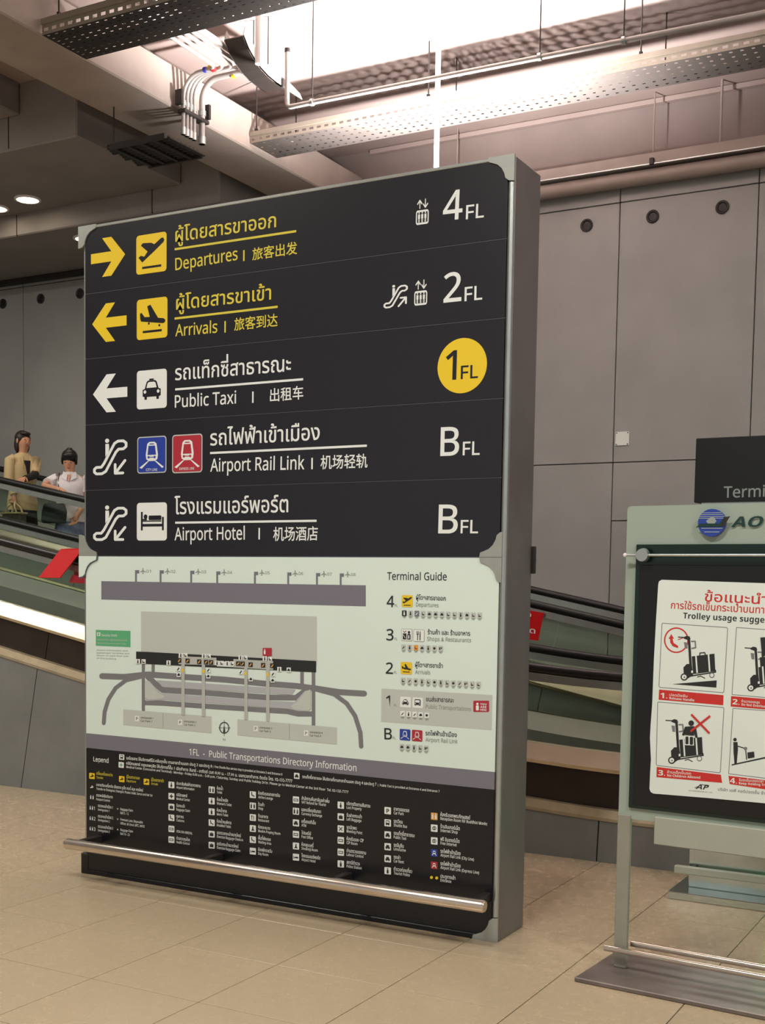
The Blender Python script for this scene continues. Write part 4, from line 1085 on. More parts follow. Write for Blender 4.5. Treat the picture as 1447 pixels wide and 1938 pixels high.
MB().prism([(x1, 8.50, 5.765), (x1, 8.50, 5.85), (x1 + .005, 8.72, 5.80), (x1 + .005, 8.76, 5.765)], (.006, 0, 0), M['tray']).build('splice_plate', None, tr)
for x in (x0 + .02, x1 - .02): MB().tube([(x, 8.30, 5.775), (x, 8.30, 6.25)], .005, 6, M['dark']).build('hanger_rod', None, tr)
MB().bbox(x1 - .01, x1 + .02, 8.46, 8.50, 5.76, 5.83, .004, M['dark']).build('clamp', None, tr)

# two white vertical poles below the ceiling and the pendant up-light
pl = MB().tube([(-5.262, 7.6, 5.555), (-5.262, 7.6, 6.25)], 0.028, 14, M['pole']).build('ceiling_pole'); tag(pl, 'thick white pole hanging from the bright ceiling behind the curved trunking', 'pole')
def pendant(x, y, z, label, power, stem_to=6.25):
    root = empty('pendant_uplight', (x, y, z)); tag(root, label, 'pendant lamp')
    MB().tube([(x, y, z + .04), (x, y, 6.25)], 0.021, 12, M['pole']).build('stem', None, root)
    prof = [(0.03, -0.10), (0.12, -0.08), (0.20, -0.02), (0.235, 0.06), (0.225, 0.06), (0.19, -0.01), (0.11, -0.065), (0.03, -0.08)]
    n = 28; V = [(x + r * math.cos(2 * PI * k / n), y + r * math.sin(2 * PI * k / n), z + h) for r, h in prof for k in range(n)]
    Fc = [(i * n + k, i * n + (k + 1) % n, (i + 1) * n + (k + 1) % n, (i + 1) * n + k) for i in range(len(prof) - 1) for k in range(n)]
    MB().add(V, Fc, M['pole'], True).build('bowl', None, root)
    MB().disc((x, y, z - .03), 0.10, (0, 0, 1), .03, 20, M['uplight']).build('bulb', None, root)
    l = bpy.data.lights.new('uplight', 'SPOT'); l.energy = power; l.color = (1.0, 0.95, 0.935); l.spot_size = math.radians(140); l.spot_blend = 0.6; l.shadow_soft_size = 0.10
    o = bpy.data.objects.new('uplight', l); COL.objects.link(o); o.location = (x, y - .12, z + .10); o.rotation_euler = (PI, 0, 0)
    return root
pendant(-4.405, 8.8, 4.50, 'white pendant up-light on a stem behind the top of the directory sign', UPL)

pendant(1.3, 8.8, 4.50, 'unseen white pendant up-light added beyond the information stand as fill for the ceiling', UPL * .45)  # added fill lamp, unseen: lifts the slab at the right and softens the tray shadow

# wall pipe, channel and rods at the head of the back wall
wp = empty('wall_pipe', (-6.4, 11.2, 5.54)); tag(wp, 'thick pipe running along the head of the back wall', 'pipe')
MB().tube([(-6.4, 11.19, 5.535), (3.5, 11.19, 5.535)], 0.068, 16, M['duct']).build('pipe', None, wp)
for x in (-4.6, -2.1, .4): MB().tube([(x - .02, 11.19, 5.535), (x + .02, 11.19, 5.535)], 0.074, 16, M['tray']).build('pipe_clamp', None, wp)
wc = empty('wall_channel', (-6.4, 11.15, 5.65)); tag(wc, 'square metal channel above the thick pipe on the back wall', 'cable channel')
MB().bbox(-6.4, 3.5, 11.10, 11.28, 5.612, 5.715, .006, M['duct']).build('channel', None, wc)
MB().bbox(-6.4, 3.5, 11.085, 11.12, 5.604, 5.618, .003, M['alu']).build('lip', None, wc)
for x in (-5.34, -3.38, -2.78, -0.6):
    MB().tube([(x, 11.12, 5.70), (x, 11.12, 6.25)], 0.012 if x > -3 else .007, 8, M['duct']).build('hanger_rod', None, wc)
for x in (-3.38, -2.0): MB().bbox(x - .02, x + .02, 11.07, 11.10, 5.60, 5.66, .004, M['dark']).build('bracket', None, wc)
le = MB().bbox(-6.4, 3.5, 11.24, 11.30, 6.20, 6.245, .005, M['slab']).build('trim_cornice'); struct(le)

# recessed lights in the stepped boxes
def downlight(x, y, z, label):
    root = empty('downlight', (x, y, z)); tag(root, label, 'downlight', 'round downlights in the stepped ceiling')
    mb = MB(); n = 28; V = []; prof = [(0.135, 0.0), (0.135, -0.014), (0.112, -0.018), (0.108, -0.004)]
    V = [(x + r * math.cos(2 * PI * k / n), y + r * math.sin(2 * PI * k / n), z + h) for r, h in prof for k in range(n)]
    Fc = [(i * n + k, i * n + (k + 1) % n, (i + 1) * n + (k + 1) % n, (i + 1) * n + k) for i in range(3) for k in range(n)]
    mb.add(V, Fc, M['pole'], True).build('rim', None, root)
    MB().disc((x, y, z - .008), 0.11, (0, 0, 1), .012, 28, M['lamp']).build('lens', None, root)
    l = bpy.data.lights.new('downlight', 'SPOT'); l.energy = 22; l.color = (1.0, 0.88, 0.72); l.spot_size = math.radians(120); l.spot_blend = .7; l.shadow_soft_size = .1
    o = bpy.data.objects.new('downlight_glow', l); COL.objects.link(o); o.location = (x, y, z - .05)
downlight(-9.43, 9.488, 5.68, 'round lit downlight seen whole, left of the directory sign')
downlight(-9.955, 9.56, 5.68, 'round lit downlight cut by the left edge of the photo')
downlight(-9.33, 10.24, 5.46, 'round lit downlight half hidden behind the top left corner of the sign')

# white cover plate on the wall
cv = empty('cover_plate', (-3.647, WY, 3.19)); tag(cv, 'small white square cover plate on the back wall right of the sign', 'wall plate')
MB().bbox(-3.713, -3.580, WY - .012, WY, 3.125, 3.255, .003, M['plate']).build('plate', None, cv)
for a in (-3.70, -3.593):
    for b in (3.137, 3.243): MB().disc((a, WY - .013, b), .006, (0, 1, 0), .004, 8, M['dark']).build('screw', None, cv)

# ================================================================ RED SIGNS ON THE HANDRAILS
rs = empty('hanging_sign', (-7.2, 7.72, 1.95)); tag(rs, 'red tent-shaped sign hung over the near handrail left of the directory sign', 'warning sign', 'red signs on the handrails')
yq = 7.70
MB().prism([(-7.30, yq, 2.035), (-7.06, yq, 2.035), (-7.19, yq - .12, 1.80), (-7.425, yq - .12, 1.80)], (0, -.006, .003), M['red_plate']).build('front_flap', None, rs)
MB().prism([(-7.30, yq, 2.037), (-7.06, yq, 2.037), (-7.06, 7.80, 2.045), (-7.30, 7.80, 2.045)], (0, 0, .006), M['red_plate']).build('top_fold', None, rs)
MB().prism([(-7.29, 7.80, 2.04), (-7.00, 7.80, 2.04), (-7.00, 7.86, 1.80), (-7.29, 7.86, 1.80)], (0, .006, 0), M['red']).build('back_flap', None, rs)
MB().prism([(-7.16, 7.69, 1.83), (-6.98, 7.69, 1.80), (-6.98, 7.69, 1.755), (-7.20, 7.69, 1.765)], (0, .006, 0), M['red']).build('lower_strip', None, rs)
rp = Plane((-3.9, 9.40, 0), 0.0)
r2 = empty('hanging_sign', (-3.8, 9.40, 1.5)); tag(r2, 'flat red sign with white Thai letters below the far handrail right of the directory sign', 'warning sign', 'red signs on the handrails')
pp = MB().prism([(-4.05, 9.405, 1.63), (-3.655, 9.405, 1.575), (-3.70, 9.405, 1.345), (-4.05, 9.405, 1.385)], (0, .008, 0), M['red_plate']).build('plate', None, r2)
g = G(rp, lambda x, y: (x, y)); g.down = False
g.text(u'ระวัง', (-0.135 + .0, 1.555), (0.135, 1.530), 0.045, M['white'], 1); g.build('lettering', pp)
g = G(rp, lambda x, y: (x, y)); g.down = False
g.text(u'ทางลาด', (-0.135, 1.435), (0.175, 1.405), 0.035, M['white'], 1); g.build('lettering', pp)

# ================================================================ INFORMATION STAND (glass, screen, poster)
A = math.radians(-4.0)
ST = Plane((-1.735, 5.476, 0), A)
def stb(s0, s1, d0, d1, z0, z1, b=0.004, m=None, mb=None):
    """chamfered box in the stand's frame: along, depth behind the face (positive = away), height"""
    mb = mb or MB(); k = len(mb.v); mb.bbox(s0, s1, d0, d1, z0, z1, b, m)
    for i in range(k, len(mb.v)):
        x, y, z = mb.v[i]; p = ST.o + ST.d * x - ST.n * y; mb.v[i] = (p.x, p.y, z)
    return mb
def stp(s, d, z): p = ST.o + ST.d * s - ST.n * d; return (p.x, p.y, z)
SW = 1.16
stand = empty('information_stand', tuple(ST.p3((SW / 2, 0)))[:2] + (0,)); tag(stand, 'frosted glass information stand with a black display panel and steel base, at the right edge', 'information stand')
stb(-.085, SW + .085, -.26, .28, 0.0, 0.022, .004, M['base_plate']).build('base', None, stand)
for s0 in (0.0, SW - .062): stb(s0, s0 + .062, -.008, .018, .022, .745, .003, M['post']).build('leg', None, stand)
for dd, z in ((-.045, .115), (.06, .125)):
    MB().tube([stp(-.03 if dd < 0 else 0.06, dd, z), stp(SW + .03, dd, z)], .0145, 12, M['steel']).build('foot_tube', None, stand)
# frosted sheet with small corner radii
gq = G.rr(0.0, 0.728, SW, 2.167, .018)
MB().prism([stp(a, 0.012, b) for a, b in gq], ST.n * 0.010, M['frost']).build('glass_sheet', None, stand)
stb(.052, SW - .052, -.012, .0, .782, 1.992, .003, M['green_black']).build('screen_border', None, stand)
scr = stb(.075, SW - .075, -.016, -.010, .80, 1.90, .002, M['screen']).build('screen', None, stand)
MB().tube([stp(.012, -.045, 1.943), stp(SW - .012, -.045, 1.943)], .0065, 10, M['alu']).build('rod', None, stand)
for s in (.098, SW - .098):
    kb = MB().disc(stp(s, -.05, 1.943), .032, ST.n, .02, 28, M['alu'], r2=.028).build('knob', None, stand)
for s in (.014, SW - .014): MB().ellip(stp(s, -.045, 1.943), .010, .010, .010, 12, 8, M['pole']).build('rod_end', None, stand)
stb(.185, SW - .185, -.03, .045, .630, .758, .004, M['lowbox']).build('lower_panel', None, stand)

# logo on the frosted head
def lgc(x, y): return ST.at(1170 + 0.19142 * x, 940 + 0.19142 * y)
lp = [lgc(x, y) for x, y in ((800, 262), (1068, 258), (938, 122), (938, 398))]
c0 = ((lp[0][0] + lp[1][0]) / 2, (lp[2][1] + lp[3][1]) / 2); rr_ = (lp[1][0] - lp[0][0]) / 2
n = 36
MB().prism([ST.p3((c0[0] + rr_ * math.cos(2 * PI * k / n), c0[1] + rr_ * math.sin(2 * PI * k / n)), 0.0) for k in range(n)], ST.n * .022, M['logo_blue']).build('emblem', None, stand)
g = G(ST, lgc, lift=.0006); off = g.lift; g.P = Plane((-1.735, 5.476, 0), A); g.P.o = g.P.o + ST.n * .0225
# stripes, swoosh and wing of the emblem
PG_ = M['pale_grey']
for yy, hw in ((158, 92), (176, 108), (196, 122), (212, 126)): g.poly([(938 - hw, yy + 3), (938 + hw, yy), (938 + hw, yy + 4), (938 - hw, yy + 7)], PG_, 1)
g.poly([(880, 245), (925, 205), (960, 205), (985, 245), (965, 268), (900, 268)], M['grey_text'], 2)
g.poly([(778, 312), (822, 268), (1010, 268), (1060, 205), (1120, 196), (1050, 300), (820, 300)], M['logo_green'], 3)
g.poly([(1060, 205), (1120, 196), (1062, 290), (1020, 296)], M['dark'], 4)
for yy, hw in ((312, 110), (348, 78)): g.poly([(938 - hw, yy), (938 + hw, yy), (938 + hw * .9, yy + 5), (938 - hw * .9, yy + 5)], PG_, 2)
g.build('emblem_mark', stand)
g = G(ST, lgc, lift=.0006); g.P = Plane((-1.735, 5.476, 0), A); g.P.o = g.P.o + ST.n * .004
g.text('AOT', (1112, 302), (1545, 296), 103, M['logo_green'], 3, bold=True, shear=.22, res=4); g.build('lettering', stand)

# poster held against the screen
def pc(x, y): return ST.at(1220 + 0.23745 * x, 1080 + 0.23745 * y)
PPL = Plane((-1.735, 5.476, 0), A); PPL.o = PPL.o + ST.n * .019
outl = [(118, 110), (124, 86), (145, 73), (400, 82), (956, 100), (1280, 112), (1310, 122), (1322, 150), (1312, 600), (1300, 1100), (1290, 1500), (1284, 1850), (1272, 1876), (1240, 1884), (956, 1848), (500, 1806), (80, 1772), (58, 1760), (48, 1735), (54, 1600), (60, 1500), (52, 1330), (58, 1220), (70, 1060), (84, 700), (100, 400)]
post = MB().prism([PPL.p3(pc(x, y), 0) for x, y in outl], ST.n * .0012, M['paper']).build('poster'); tag(post, 'white and red trolley usage poster in the black display of the information stand', 'poster')
PP2 = Plane((-1.735, 5.476, 0), A); PP2.o = PPL.o + ST.n * .0013
RDI, BK, FRM = M['poster_red'], M['ink'], M['road']
def pg(): return G(PP2, pc, lift=.0004)
for t_, a, b, h, m, bd, cnd in ((u'ข้อแนะนำ', (487, 243), (982, 268), 60, RDI, False, 1), (u'การใช้รถเข็นกระเป๋าบนทางเลื่อน', (218, 301), (1165, 352), 44, RDI, False, 1), ('Trolley usage suggestion', (315, 380), (1130, 424), 46, BK, True, 1)):
    g = pg(); g.text(t_, a, b, h, m, 1, bold=bd, res=4); g.build('lettering', post)
def trolley(g, ox, oy, extra=None):
    def T(p): return (p[0] + ox, p[1] + oy)
    def S(ps, w, m=BK, lv=1): g.stroke([T(p) for p in ps], w, m, lv)
    def Q(ps, m=BK, lv=1): g.poly([T(p) for p in ps], m, lv)
    Q([(322, 528), (345, 518), (368, 524), (376, 545), (352, 552), (322, 540)]); S([(278, 528), (325, 531)], 8)
    S([(362, 545), (366, 600), (372, 700), (378, 800)], 20)
    S([(382, 562), (412, 562), (416, 612), (386, 618)], 11, FRM, 2); Q([(322, 568), (350, 572), (352, 620), (330, 618)], FRM, 1)
    Q([(318, 770), (345, 742), (385, 742), (395, 830), (350, 860), (322, 830)], BK, 1)
    S([(318, 850), (395, 835), (575, 806)], 10); S([(575, 806), (572, 790)], 8)
    g.circle(*T((325, 845)), 29, BK, 2, 20); g.circle(*T((325, 845)), 19, M['paper'], 3, 20); g.circle(*T((327, 847)), 7, FRM, 4, 12)
    g.circle(*T((545, 832)), 21, FRM, 2, 18); g.circle(*T((545, 832)), 14, M['paper'], 3, 18)
    S([(430, 845), (455, 838), (488, 855)], 7)
    Q([(385, 682), (565, 660), (572, 800), (395, 822)], BK, 2)
    for x in (412, 512): Q([(x, 676 - (x - 412) * .12), (x + 12, 675 - (x - 412) * .12), (x + 22, 812 - (x - 412) * .1), (x + 10, 813 - (x - 412) * .1)], M['paper'], 3)
    S([(448, 672), (450, 655), (488, 652), (492, 668)], 9)
    Q([(380, 795), (395, 793), (396, 812), (381, 814)], M['paper'], 4)
def frame4(g, c, w=5):
    g.stroke(c, w, FRM, 1, closed=True)
# cell 1
g = pg(); frame4(g, [(155, 418), (662, 452), (670, 462), (640, 962), (632, 970), (132, 928), (124, 918), (148, 424)])
g.circle(262, 553, 98, RDI, 1, 40, ring=11, ry=102); g.poly([(222, 505), (244, 540), (232, 541), (240, 575), (278, 600), (274, 616), (232, 600), (214, 572), (212, 543), (200, 541)], RDI, 1)
g.stroke([(278, 548), (322, 532)], 7, RDI, 1); trolley(g, 0, 0); g.poly([(230, 902), (583, 872), (580, 930)], BK); g.build('picture', post)
# cell 2
g = pg(); frame4(g, [(740, 452), (1240, 488), (1214, 1030), (704, 985)]); trolley(g, 530, 86)
g.poly([(930, 532), (1010, 526), (1018, 640), (945, 690)], BK, 5); g.poly([(925, 690), (1090, 672), (1096, 780), (932, 790)], BK, 2); g.build('picture', post)
# cell 3
g = pg(); frame4(g, [(120, 1044), (636, 1088), (640, 1098), (612, 1596), (604, 1606), (108, 1548), (102, 1538), (114, 1050)]); trolley(g, -99, 662)
g.circle(381, 1212, 22, BK, 4, 20); g.poly([(332, 1240), (405, 1236), (422, 1262), (432, 1326), (415, 1330), (404, 1290), (405, 1312), (330, 1305), (318, 1312), (308, 1304)], BK, 4)
g.poly([(330, 1312), (400, 1312), (404, 1390), (330, 1386)], M['paper'], 5); g.rrect(336, 1318, 360, 1380, 8, BK, 6); g.rrect(370, 1320, 396, 1384, 8, BK, 6)
g.stroke([(382, 1142), (526, 1292)], 16, RDI, 7, rnd=False); g.stroke([(532, 1154), (376, 1278)], 16, RDI, 7, rnd=False); g.build('picture', post)
# cell 4
g = pg(); frame4(g, [(712, 1094), (1208, 1130), (1184, 1676), (678, 1614)])
g.circle(728, 1343, 14, BK, 1, 16); g.poly([(715, 1362), (748, 1362), (752, 1420), (742, 1535), (724, 1538), (716, 1440)], BK); g.stroke([(748, 1395), (800, 1410)], 8, BK)
g.circle(812, 1414, 14, FRM, 2, 14); g.stroke([(812, 1410), (820, 1500)], 8, BK); g.poly([(826, 1445), (880, 1438), (884, 1484), (830, 1494)], BK, 2); g.stroke([(704, 1543), (956, 1487), (1160, 1440)], 8, BK)
g.poly([(704, 1543), (1160, 1440), (1160, 1452), (704, 1549)], BK); g.build('picture', post)
for (c, num, th, en, x, y, x2) in (([(125, 945), (637, 990), (635, 1070), (121, 1026)], '1.', u'ปลดมือจับ', 'Release Handle', 135, 1012, 405), ([(697, 997), (1204, 1040), (1200, 1122), (694, 1080)], '2.', u'ห้ามวางของสูง', 'Do Not Overload', 708, 1062, 980), ([(106, 1560), (616, 1622), (626, 1687), (104, 1641)], '3.', u'ห้ามเด็กขึ้นรถ', 'No Children Allowed', 118, 1626, 452), ([(676, 1630), (1186, 1692), (1184, 1770), (686, 1696)], '4.', u'จับรถเข็นตลอดเวลา', 'Keep Holding Trolley', 688, 1688, 1030)):
    g = pg(); g.poly(c, RDI); g.text(num, (x, y), (x + 56, y + 4), 42, M['paper'], 2, bold=True, res=3)
    xs_ = x + 72; g.text(th, (xs_, y - 16), (xs_ + (x2 - xs_) * .72, y - 4), 16, M['paper'], 2, res=1); g.text(en, (xs_, y + 10), (x2, y + 28), 19, M['paper'], 2, bold=True, res=1); g.build('caption', post)
g = pg(); g.text('AP', (414, 1735), (508, 1742), 40, BK, 1, bold=True, shear=.35, res=3); g.stroke([(410, 1726), (470, 1700), (508, 1712)], 5, BK, 1); g.text('AP CORPORATION CO., LTD.', (360, 1752), (550, 1768), 9, FRM, 1, res=1); g.build('lettering', post)
g = pg(); g.text(u'บริษัท เอพี คอร์ปอเรชั่น จำกัด', (592, 1748), (1010, 1784), 18, FRM, 1, res=2); g.build('lettering', post)

# ================================================================ LIGHT-BOX TOTEM BEHIND THE STAND
RY = 7.06
RP = Plane((-1.845, RY, 0), 0.0)
tm = empty('advertising_totem', (-1.2, 7.25, 0)); tag(tm, 'tall totem with black Terminal header and mirror-steel foot behind the information stand', 'totem sign')
MB().bbox(-1.89, -.45, 6.93, 7.60, 0.0, 0.045, .004, M['mirror']).build('base', None, tm)
MB().bbox(-1.815, -.52, 7.10, 7.42, .045, 2.30, .004, M['mirror']).build('body', None, tm)
MB().bbox(-1.88, -.46, 7.02, 7.06, .135, .178, .004, M['lowbox']).build('rail', None, tm)
for x in (-1.80, -.56): MB().bbox(x, x + .03, 7.05, 7.12, .135, .175, .003, M['dark']).build('rail_bracket', None, tm)
hd = MB().bbox(-1.845, -.50, RY, 7.44, 2.287, 2.652, .003, M['screen']).build('header', None, tm)
g = G(RP, lambda x, y: RP.at(x, y)); g.text('Terminal', (1369, 942), (1489, 938.5), 21, M['grey_text'], 1, res=4); g.build('lettering', hd)
MB().bbox(-1.345, -.98, 7.085, 7.102, .06, .62, .003, M['led']).build('light_panel', None, tm)
# ================================================================ THE TWO WOMEN ON THE FAR WALKWAY
def skin_body(name, parent, nodes, edges, m):
    """nodes: list of (xyz, radius); the first is the pelvis, root of the skin"""
    me = bpy.data.meshes.new(name); me.from_pydata([n_[0] for n_ in nodes], edges, []); me.update()
    o = bpy.data.objects.new(name, me); me.materials.append(m); link(o, parent)
    if not me.skin_vertices: me.attributes  # the modifier adds the layer below
    md = o.modifiers.new('skin', 'SKIN'); md.use_smooth_shade = True
    sv = me.skin_vertices[0].data
    for k, (p, r) in enumerate(nodes):
        rr = r if isinstance(r, tuple) else (r, r); sv[k].radius = rr; sv[k].use_root = (k == 0)
    s = o.modifiers.new('sub', 'SUBSURF'); s.levels = 2; s.render_levels = 2
    return o

def hand_nodes(N, Eg, wi, wrist, palm_dir, side_dir, down_dir, curl, size=1.0):
    """palm and five fingers of different lengths, each its own chain; thumb leaves the side of the palm"""
    w, d, s_, n_ = Vector(wrist), Vector(palm_dir).normalized(), Vector(side_dir).normalized(), Vector(down_dir).normalized()
    palm = w + d * 0.045 * size; pi = len(N); N.append((tuple(palm), .021)); Eg.append((wi, pi))
    for k, (off, ln) in enumerate(((-.026, .060), (-.009, .072), (.009, .068), (.026, .054))):
        base = palm + d * .028 * size + s_ * off; a = len(N)
        N.append((tuple(base), .0095)); Eg.append((pi, a)); p = base; ang = 0
        for q in range(3):
            ang += curl; dd = d * math.cos(ang) + n_ * math.sin(ang)
            p = p + dd * ln * size / 3; N.append((tuple(p), (.0088, .0082, .0072)[q])); Eg.append((a + q, a + q + 1))
    tb = w + d * .02 + s_ * -.024; a = len(N); N.append((tuple(tb), .0105)); Eg.append((pi, a))
    p = tb
    for q in range(2):
        p = p + (d * .7 - s_ * .5 + n_ * (.5 + .5 * q)).normalized() * .027; N.append((tuple(p), .009)); Eg.append((a + q, a + q + 1))

def loft(name, parent, rings, m, n=22, cap=True, mats=None):
    """rings: (centre, half width, half depth, lateral direction)"""
    V = []; Fc = []
    for c, a, b, lat in rings:
        L_ = Vector(lat).normalized(); Dp = Vector((-L_.y, L_.x, 0))
        V += [Vector(c) + L_ * a * math.cos(2 * PI * k / n) + Dp * b * math.sin(2 * PI * k / n) for k in range(n)]
    for i in range(len(rings) - 1):
        for k in range(n): p, q = i * n + k, i * n + (k + 1) % n; Fc.append((p, q, q + n, p + n))
    mb = MB(); mb.add(V, Fc, m, True)
    if cap: mb.add(V[:n], [tuple(range(n))], m); mb.add(V[-n:], [tuple(range(n))], m)
    return mb

def head_parts(body, c, f, lat, hair_m, long_hair):
    """face details on the skinned head; c = head centre, f = where the face looks"""
    f, lat = Vector(f).normalized(), Vector(lat).normalized(); up = f.cross(lat) if f.cross(lat).z > 0 else lat.cross(f)
    up.normalize(); c = Vector(c)
    R3 = Matrix((lat, f, up)).transposed()
    def E3(name, off, r, m, par=body):
        p = c + lat * off[0] + f * off[1] + up * off[2]
        return MB().ellip(p, *r, 12, 8, m, R3).build(name, None, par)
    for s in (-1, 1):
        E3('eye', (.030 * s, .083, .012), (.009, .005, .0045), M['eye']); E3('eyebrow', (.031 * s, .084, .034), (.014, .004, .0022), hair_m)
        E3('ear', (.078 * s, -.004, .002), (.008, .018, .028), M['skin'])
    MB().prism([c + lat * .014 + f * .080 - up * .026, c - lat * .014 + f * .080 - up * .026, c + f * .084 + up * .016], f * .018 - up * .004, M['skin']).build('nose', None, body)
    E3('mouth', (0, .079, -.050), (.018, .006, .005), M['lip'])
    # hair: cap over crown and back, fringe, and the fall behind
    mb = MB(); mb.ellip(c - f * .030 + up * .036, .086, .090, .090, 20, 12, hair_m, R3)
    mb.ellip(c + f * .036 + up * .082, .062, .044, .026, 14, 8, hair_m, R3)
    if long_hair:
        for s in (-1, 1): mb.ellip(c + lat * .066 * s - f * .045 - up * .035, .022, .040, .080, 12, 8, hair_m, R3)
        mb.ellip(c - f * .075 - up * .060, .062, .036, .115, 14, 10, hair_m, R3)
    else:
        mb.ellip(c - f * .055 + up * .105, .036, .036, .030, 14, 8, hair_m, R3)
        for s in (-1, 1): mb.ellip(c + lat * .072 * s + f * .004 + up * .012, .014, .034, .048, 10, 8, hair_m, R3)
    mb.build('hair', None, body)

# ---- woman in the beige blazer, seen from her right side
x1, y1 = -10.17, 10.14
zt = h_far(x1) - 1.02
p1 = empty('person', (x1, y1, zt)); tag(p1, 'woman in beige blazer with long dark hair, holding a bag and looking down the walkway', 'person')
f1 = Vector((.96, -.28, 0)); l1 = Vector((.28, .96, 0))
hc = Vector((-10.155, 10.14, 3.315))
N = [((x1, y1, 2.68), (.12, .09)), ((x1, y1, 2.80), (.105, .08)), ((x1 - .01, y1, 2.97), (.125, .085)), ((x1 - .01, y1, 3.10), (.09, .06)), ((x1, y1, 3.18), (.045, .045)), ((x1 + .01, y1, 3.23), (.05, .052)), (tuple(hc), (.076, .088)), (tuple(hc + Vector((0, 0, .07))), (.060, .070))]
Eg = [(0, 1), (1, 2), (2, 3), (3, 4), (4, 5), (5, 6), (6, 7)]
for s in (-1, 1):
    b = len(N); q = l1 * s
    hp = Vector((x1, y1, 0)) + q * .085
    N += [((hp.x, hp.y, 2.60), .085), ((hp.x + .02, hp.y, 2.28), .055), ((hp.x, hp.y, zt + .09), .036), ((hp.x + .06, hp.y - .01, zt + .03), .032), ((hp.x + .12, hp.y - .02, zt + .028), .024)]
    Eg += [(0, b), (b, b + 1), (b + 1, b + 2), (b + 2, b + 3), (b + 3, b + 4)]
rs, re_, rw = Vector((-10.205, 9.985, 3.10)), Vector((-10.20, 9.95, 2.87)), Vector((-10.12, 9.95, 2.70))
b = len(N); N += [(tuple(rs), .048), (tuple(re_), .036), (tuple(rw), .026)]; Eg += [(3, b), (b, b + 1), (b + 1, b + 2)]
hand_nodes(N, Eg, b + 2, rw, (.12, 0, -1), (1, 0, 0), (0, -1, 0), .75, .95)
ls, le, lw = Vector((-10.12, 10.29, 3.10)), Vector((-9.93, 10.08, 2.93)), Vector((-9.62, 9.62, 2.845))
b = len(N); N += [(tuple(ls), .048), (tuple(le), .036), (tuple(lw), .026)]; Eg += [(3, b), (b, b + 1), (b + 1, b + 2)]
hand_nodes(N, Eg, b + 2, lw, (.35, -.9, -.10), (-.8, -.5, 0), (0, 0, -1), .45, .95)
bd1 = skin_body('body', p1, N, Eg, M['skin'])
head_parts(bd1, hc, f1, l1, M['hair'], True)
c0 = Vector((x1, y1, 0))
def at1(z, dx=0, dy=0): return (x1 + dx, y1 + dy, z)
mb = loft('', None, [(at1(2.55, -.01), .175, .145, l1), (at1(2.66, -.01), .172, .140, l1), (at1(2.80, -.01), .145, .115, l1), (at1(2.92, -.01), .165, .125, l1), (at1(3.04, -.01), .180, .118, l1), (at1(3.12, -.01), .165, .092, l1), (at1(3.16, -.005), .105, .075, l1), (at1(3.185, 0), .062, .060, l1)], M['blazer'])
mb.tube([rs + Vector((.02, .03, .01)), rs, re_ + Vector((0, 0, .02)), rw + Vector((0, 0, .015))], [.060, .062, .052, .040], 14, M['blazer'])
mb.tube([ls + Vector((0, -.03, .01)), ls, le + Vector((-.04, .04, .02))], [.060, .062, .050], 14, M['blazer'])
bz = mb.build('blazer', None, p1)
MB().tube([le + Vector((-.06, .06, .03)), le, lw], [.046, .042, .034], 12, M['top_black']).build('sleeve', None, p1)
# lapels and the dark top in the opening
fr = c0 + f1 * .115
for s in (-1, 1):
    a_ = fr + l1 * .012 * s; 
    MB().prism([tuple(a_ + Vector((0, 0, 2.86))), tuple(a_ + l1 * .055 * s - f1 * .008 + Vector((0, 0, 3.02))), tuple(a_ + l1 * .062 * s - f1 * .05 + Vector((0, 0, 3.13))), tuple(a_ + l1 * .03 * s - f1 * .05 + Vector((0, 0, 3.15)))], f1 * .018, M['blazer']).build('lapel', None, bz)
MB().prism([tuple(fr + Vector((0, 0, 2.88)) + f1 * .008), tuple(fr + l1 * .04 - f1 * .03 + Vector((0, 0, 3.10))), tuple(fr - l1 * .04 - f1 * .03 + Vector((0, 0, 3.10)))], f1 * .012, M['top_black']).build('undershirt', None, p1)
pk = c0 - l1 * .118 + f1 * .03
MB().prism([tuple(pk + Vector((0, 0, 2.735)) + f1 * .04 - l1 * .03), tuple(pk + Vector((0, 0, 2.735)) - f1 * .04 - l1 * .03), tuple(pk + Vector((0, 0, 2.715)) - f1 * .04 - l1 * .03), tuple(pk + Vector((0, 0, 2.715)) + f1 * .04 - l1 * .03)], -l1 * .012, M['dark']).build('pocket', None, bz)
loft('', None, [(at1(2.20, .01), .150, .130, l1), (at1(2.40, .005), .162, .135, l1), (at1(2.58), .155, .125, l1), (at1(2.70), .125, .100, l1)], M['top_black']).build('skirt', None, p1)
for s in (-1, 1):
    hp = Vector((x1, y1, 0)) + l1 * s * .085
    MB().ellip((hp.x + .055, hp.y - .012, zt + .032), .105, .040, .034, 14, 8, M['shoe']).build('shoe', None, p1)

bg = empty('handbag', (-10.10, 9.93, 2.40)); tag(bg, 'brown handbag with beige handles in the hand of the woman in the blazer', 'handbag')
MB().bbox(-10.235, -9.955, 9.87, 9.99, 2.36, 2.50, .02, M['bag_brown']).build('bag_body', None, bg)
MB().bbox(-10.24, -9.95, 9.865, 9.995, 2.495, 2.515, .006, M['bag_beige']).build('top_band', None, bg)
for y in (9.885, 9.975):
    MB().tube([(-10.18, y, 2.50), (-10.155, y, 2.57), (-10.12, 9.93, 2.625), (-10.085, 9.93, 2.625), (-10.045, y, 2.57), (-10.01, y, 2.50)], .011, 8, M['bag_beige']).build('handle', None, bg)

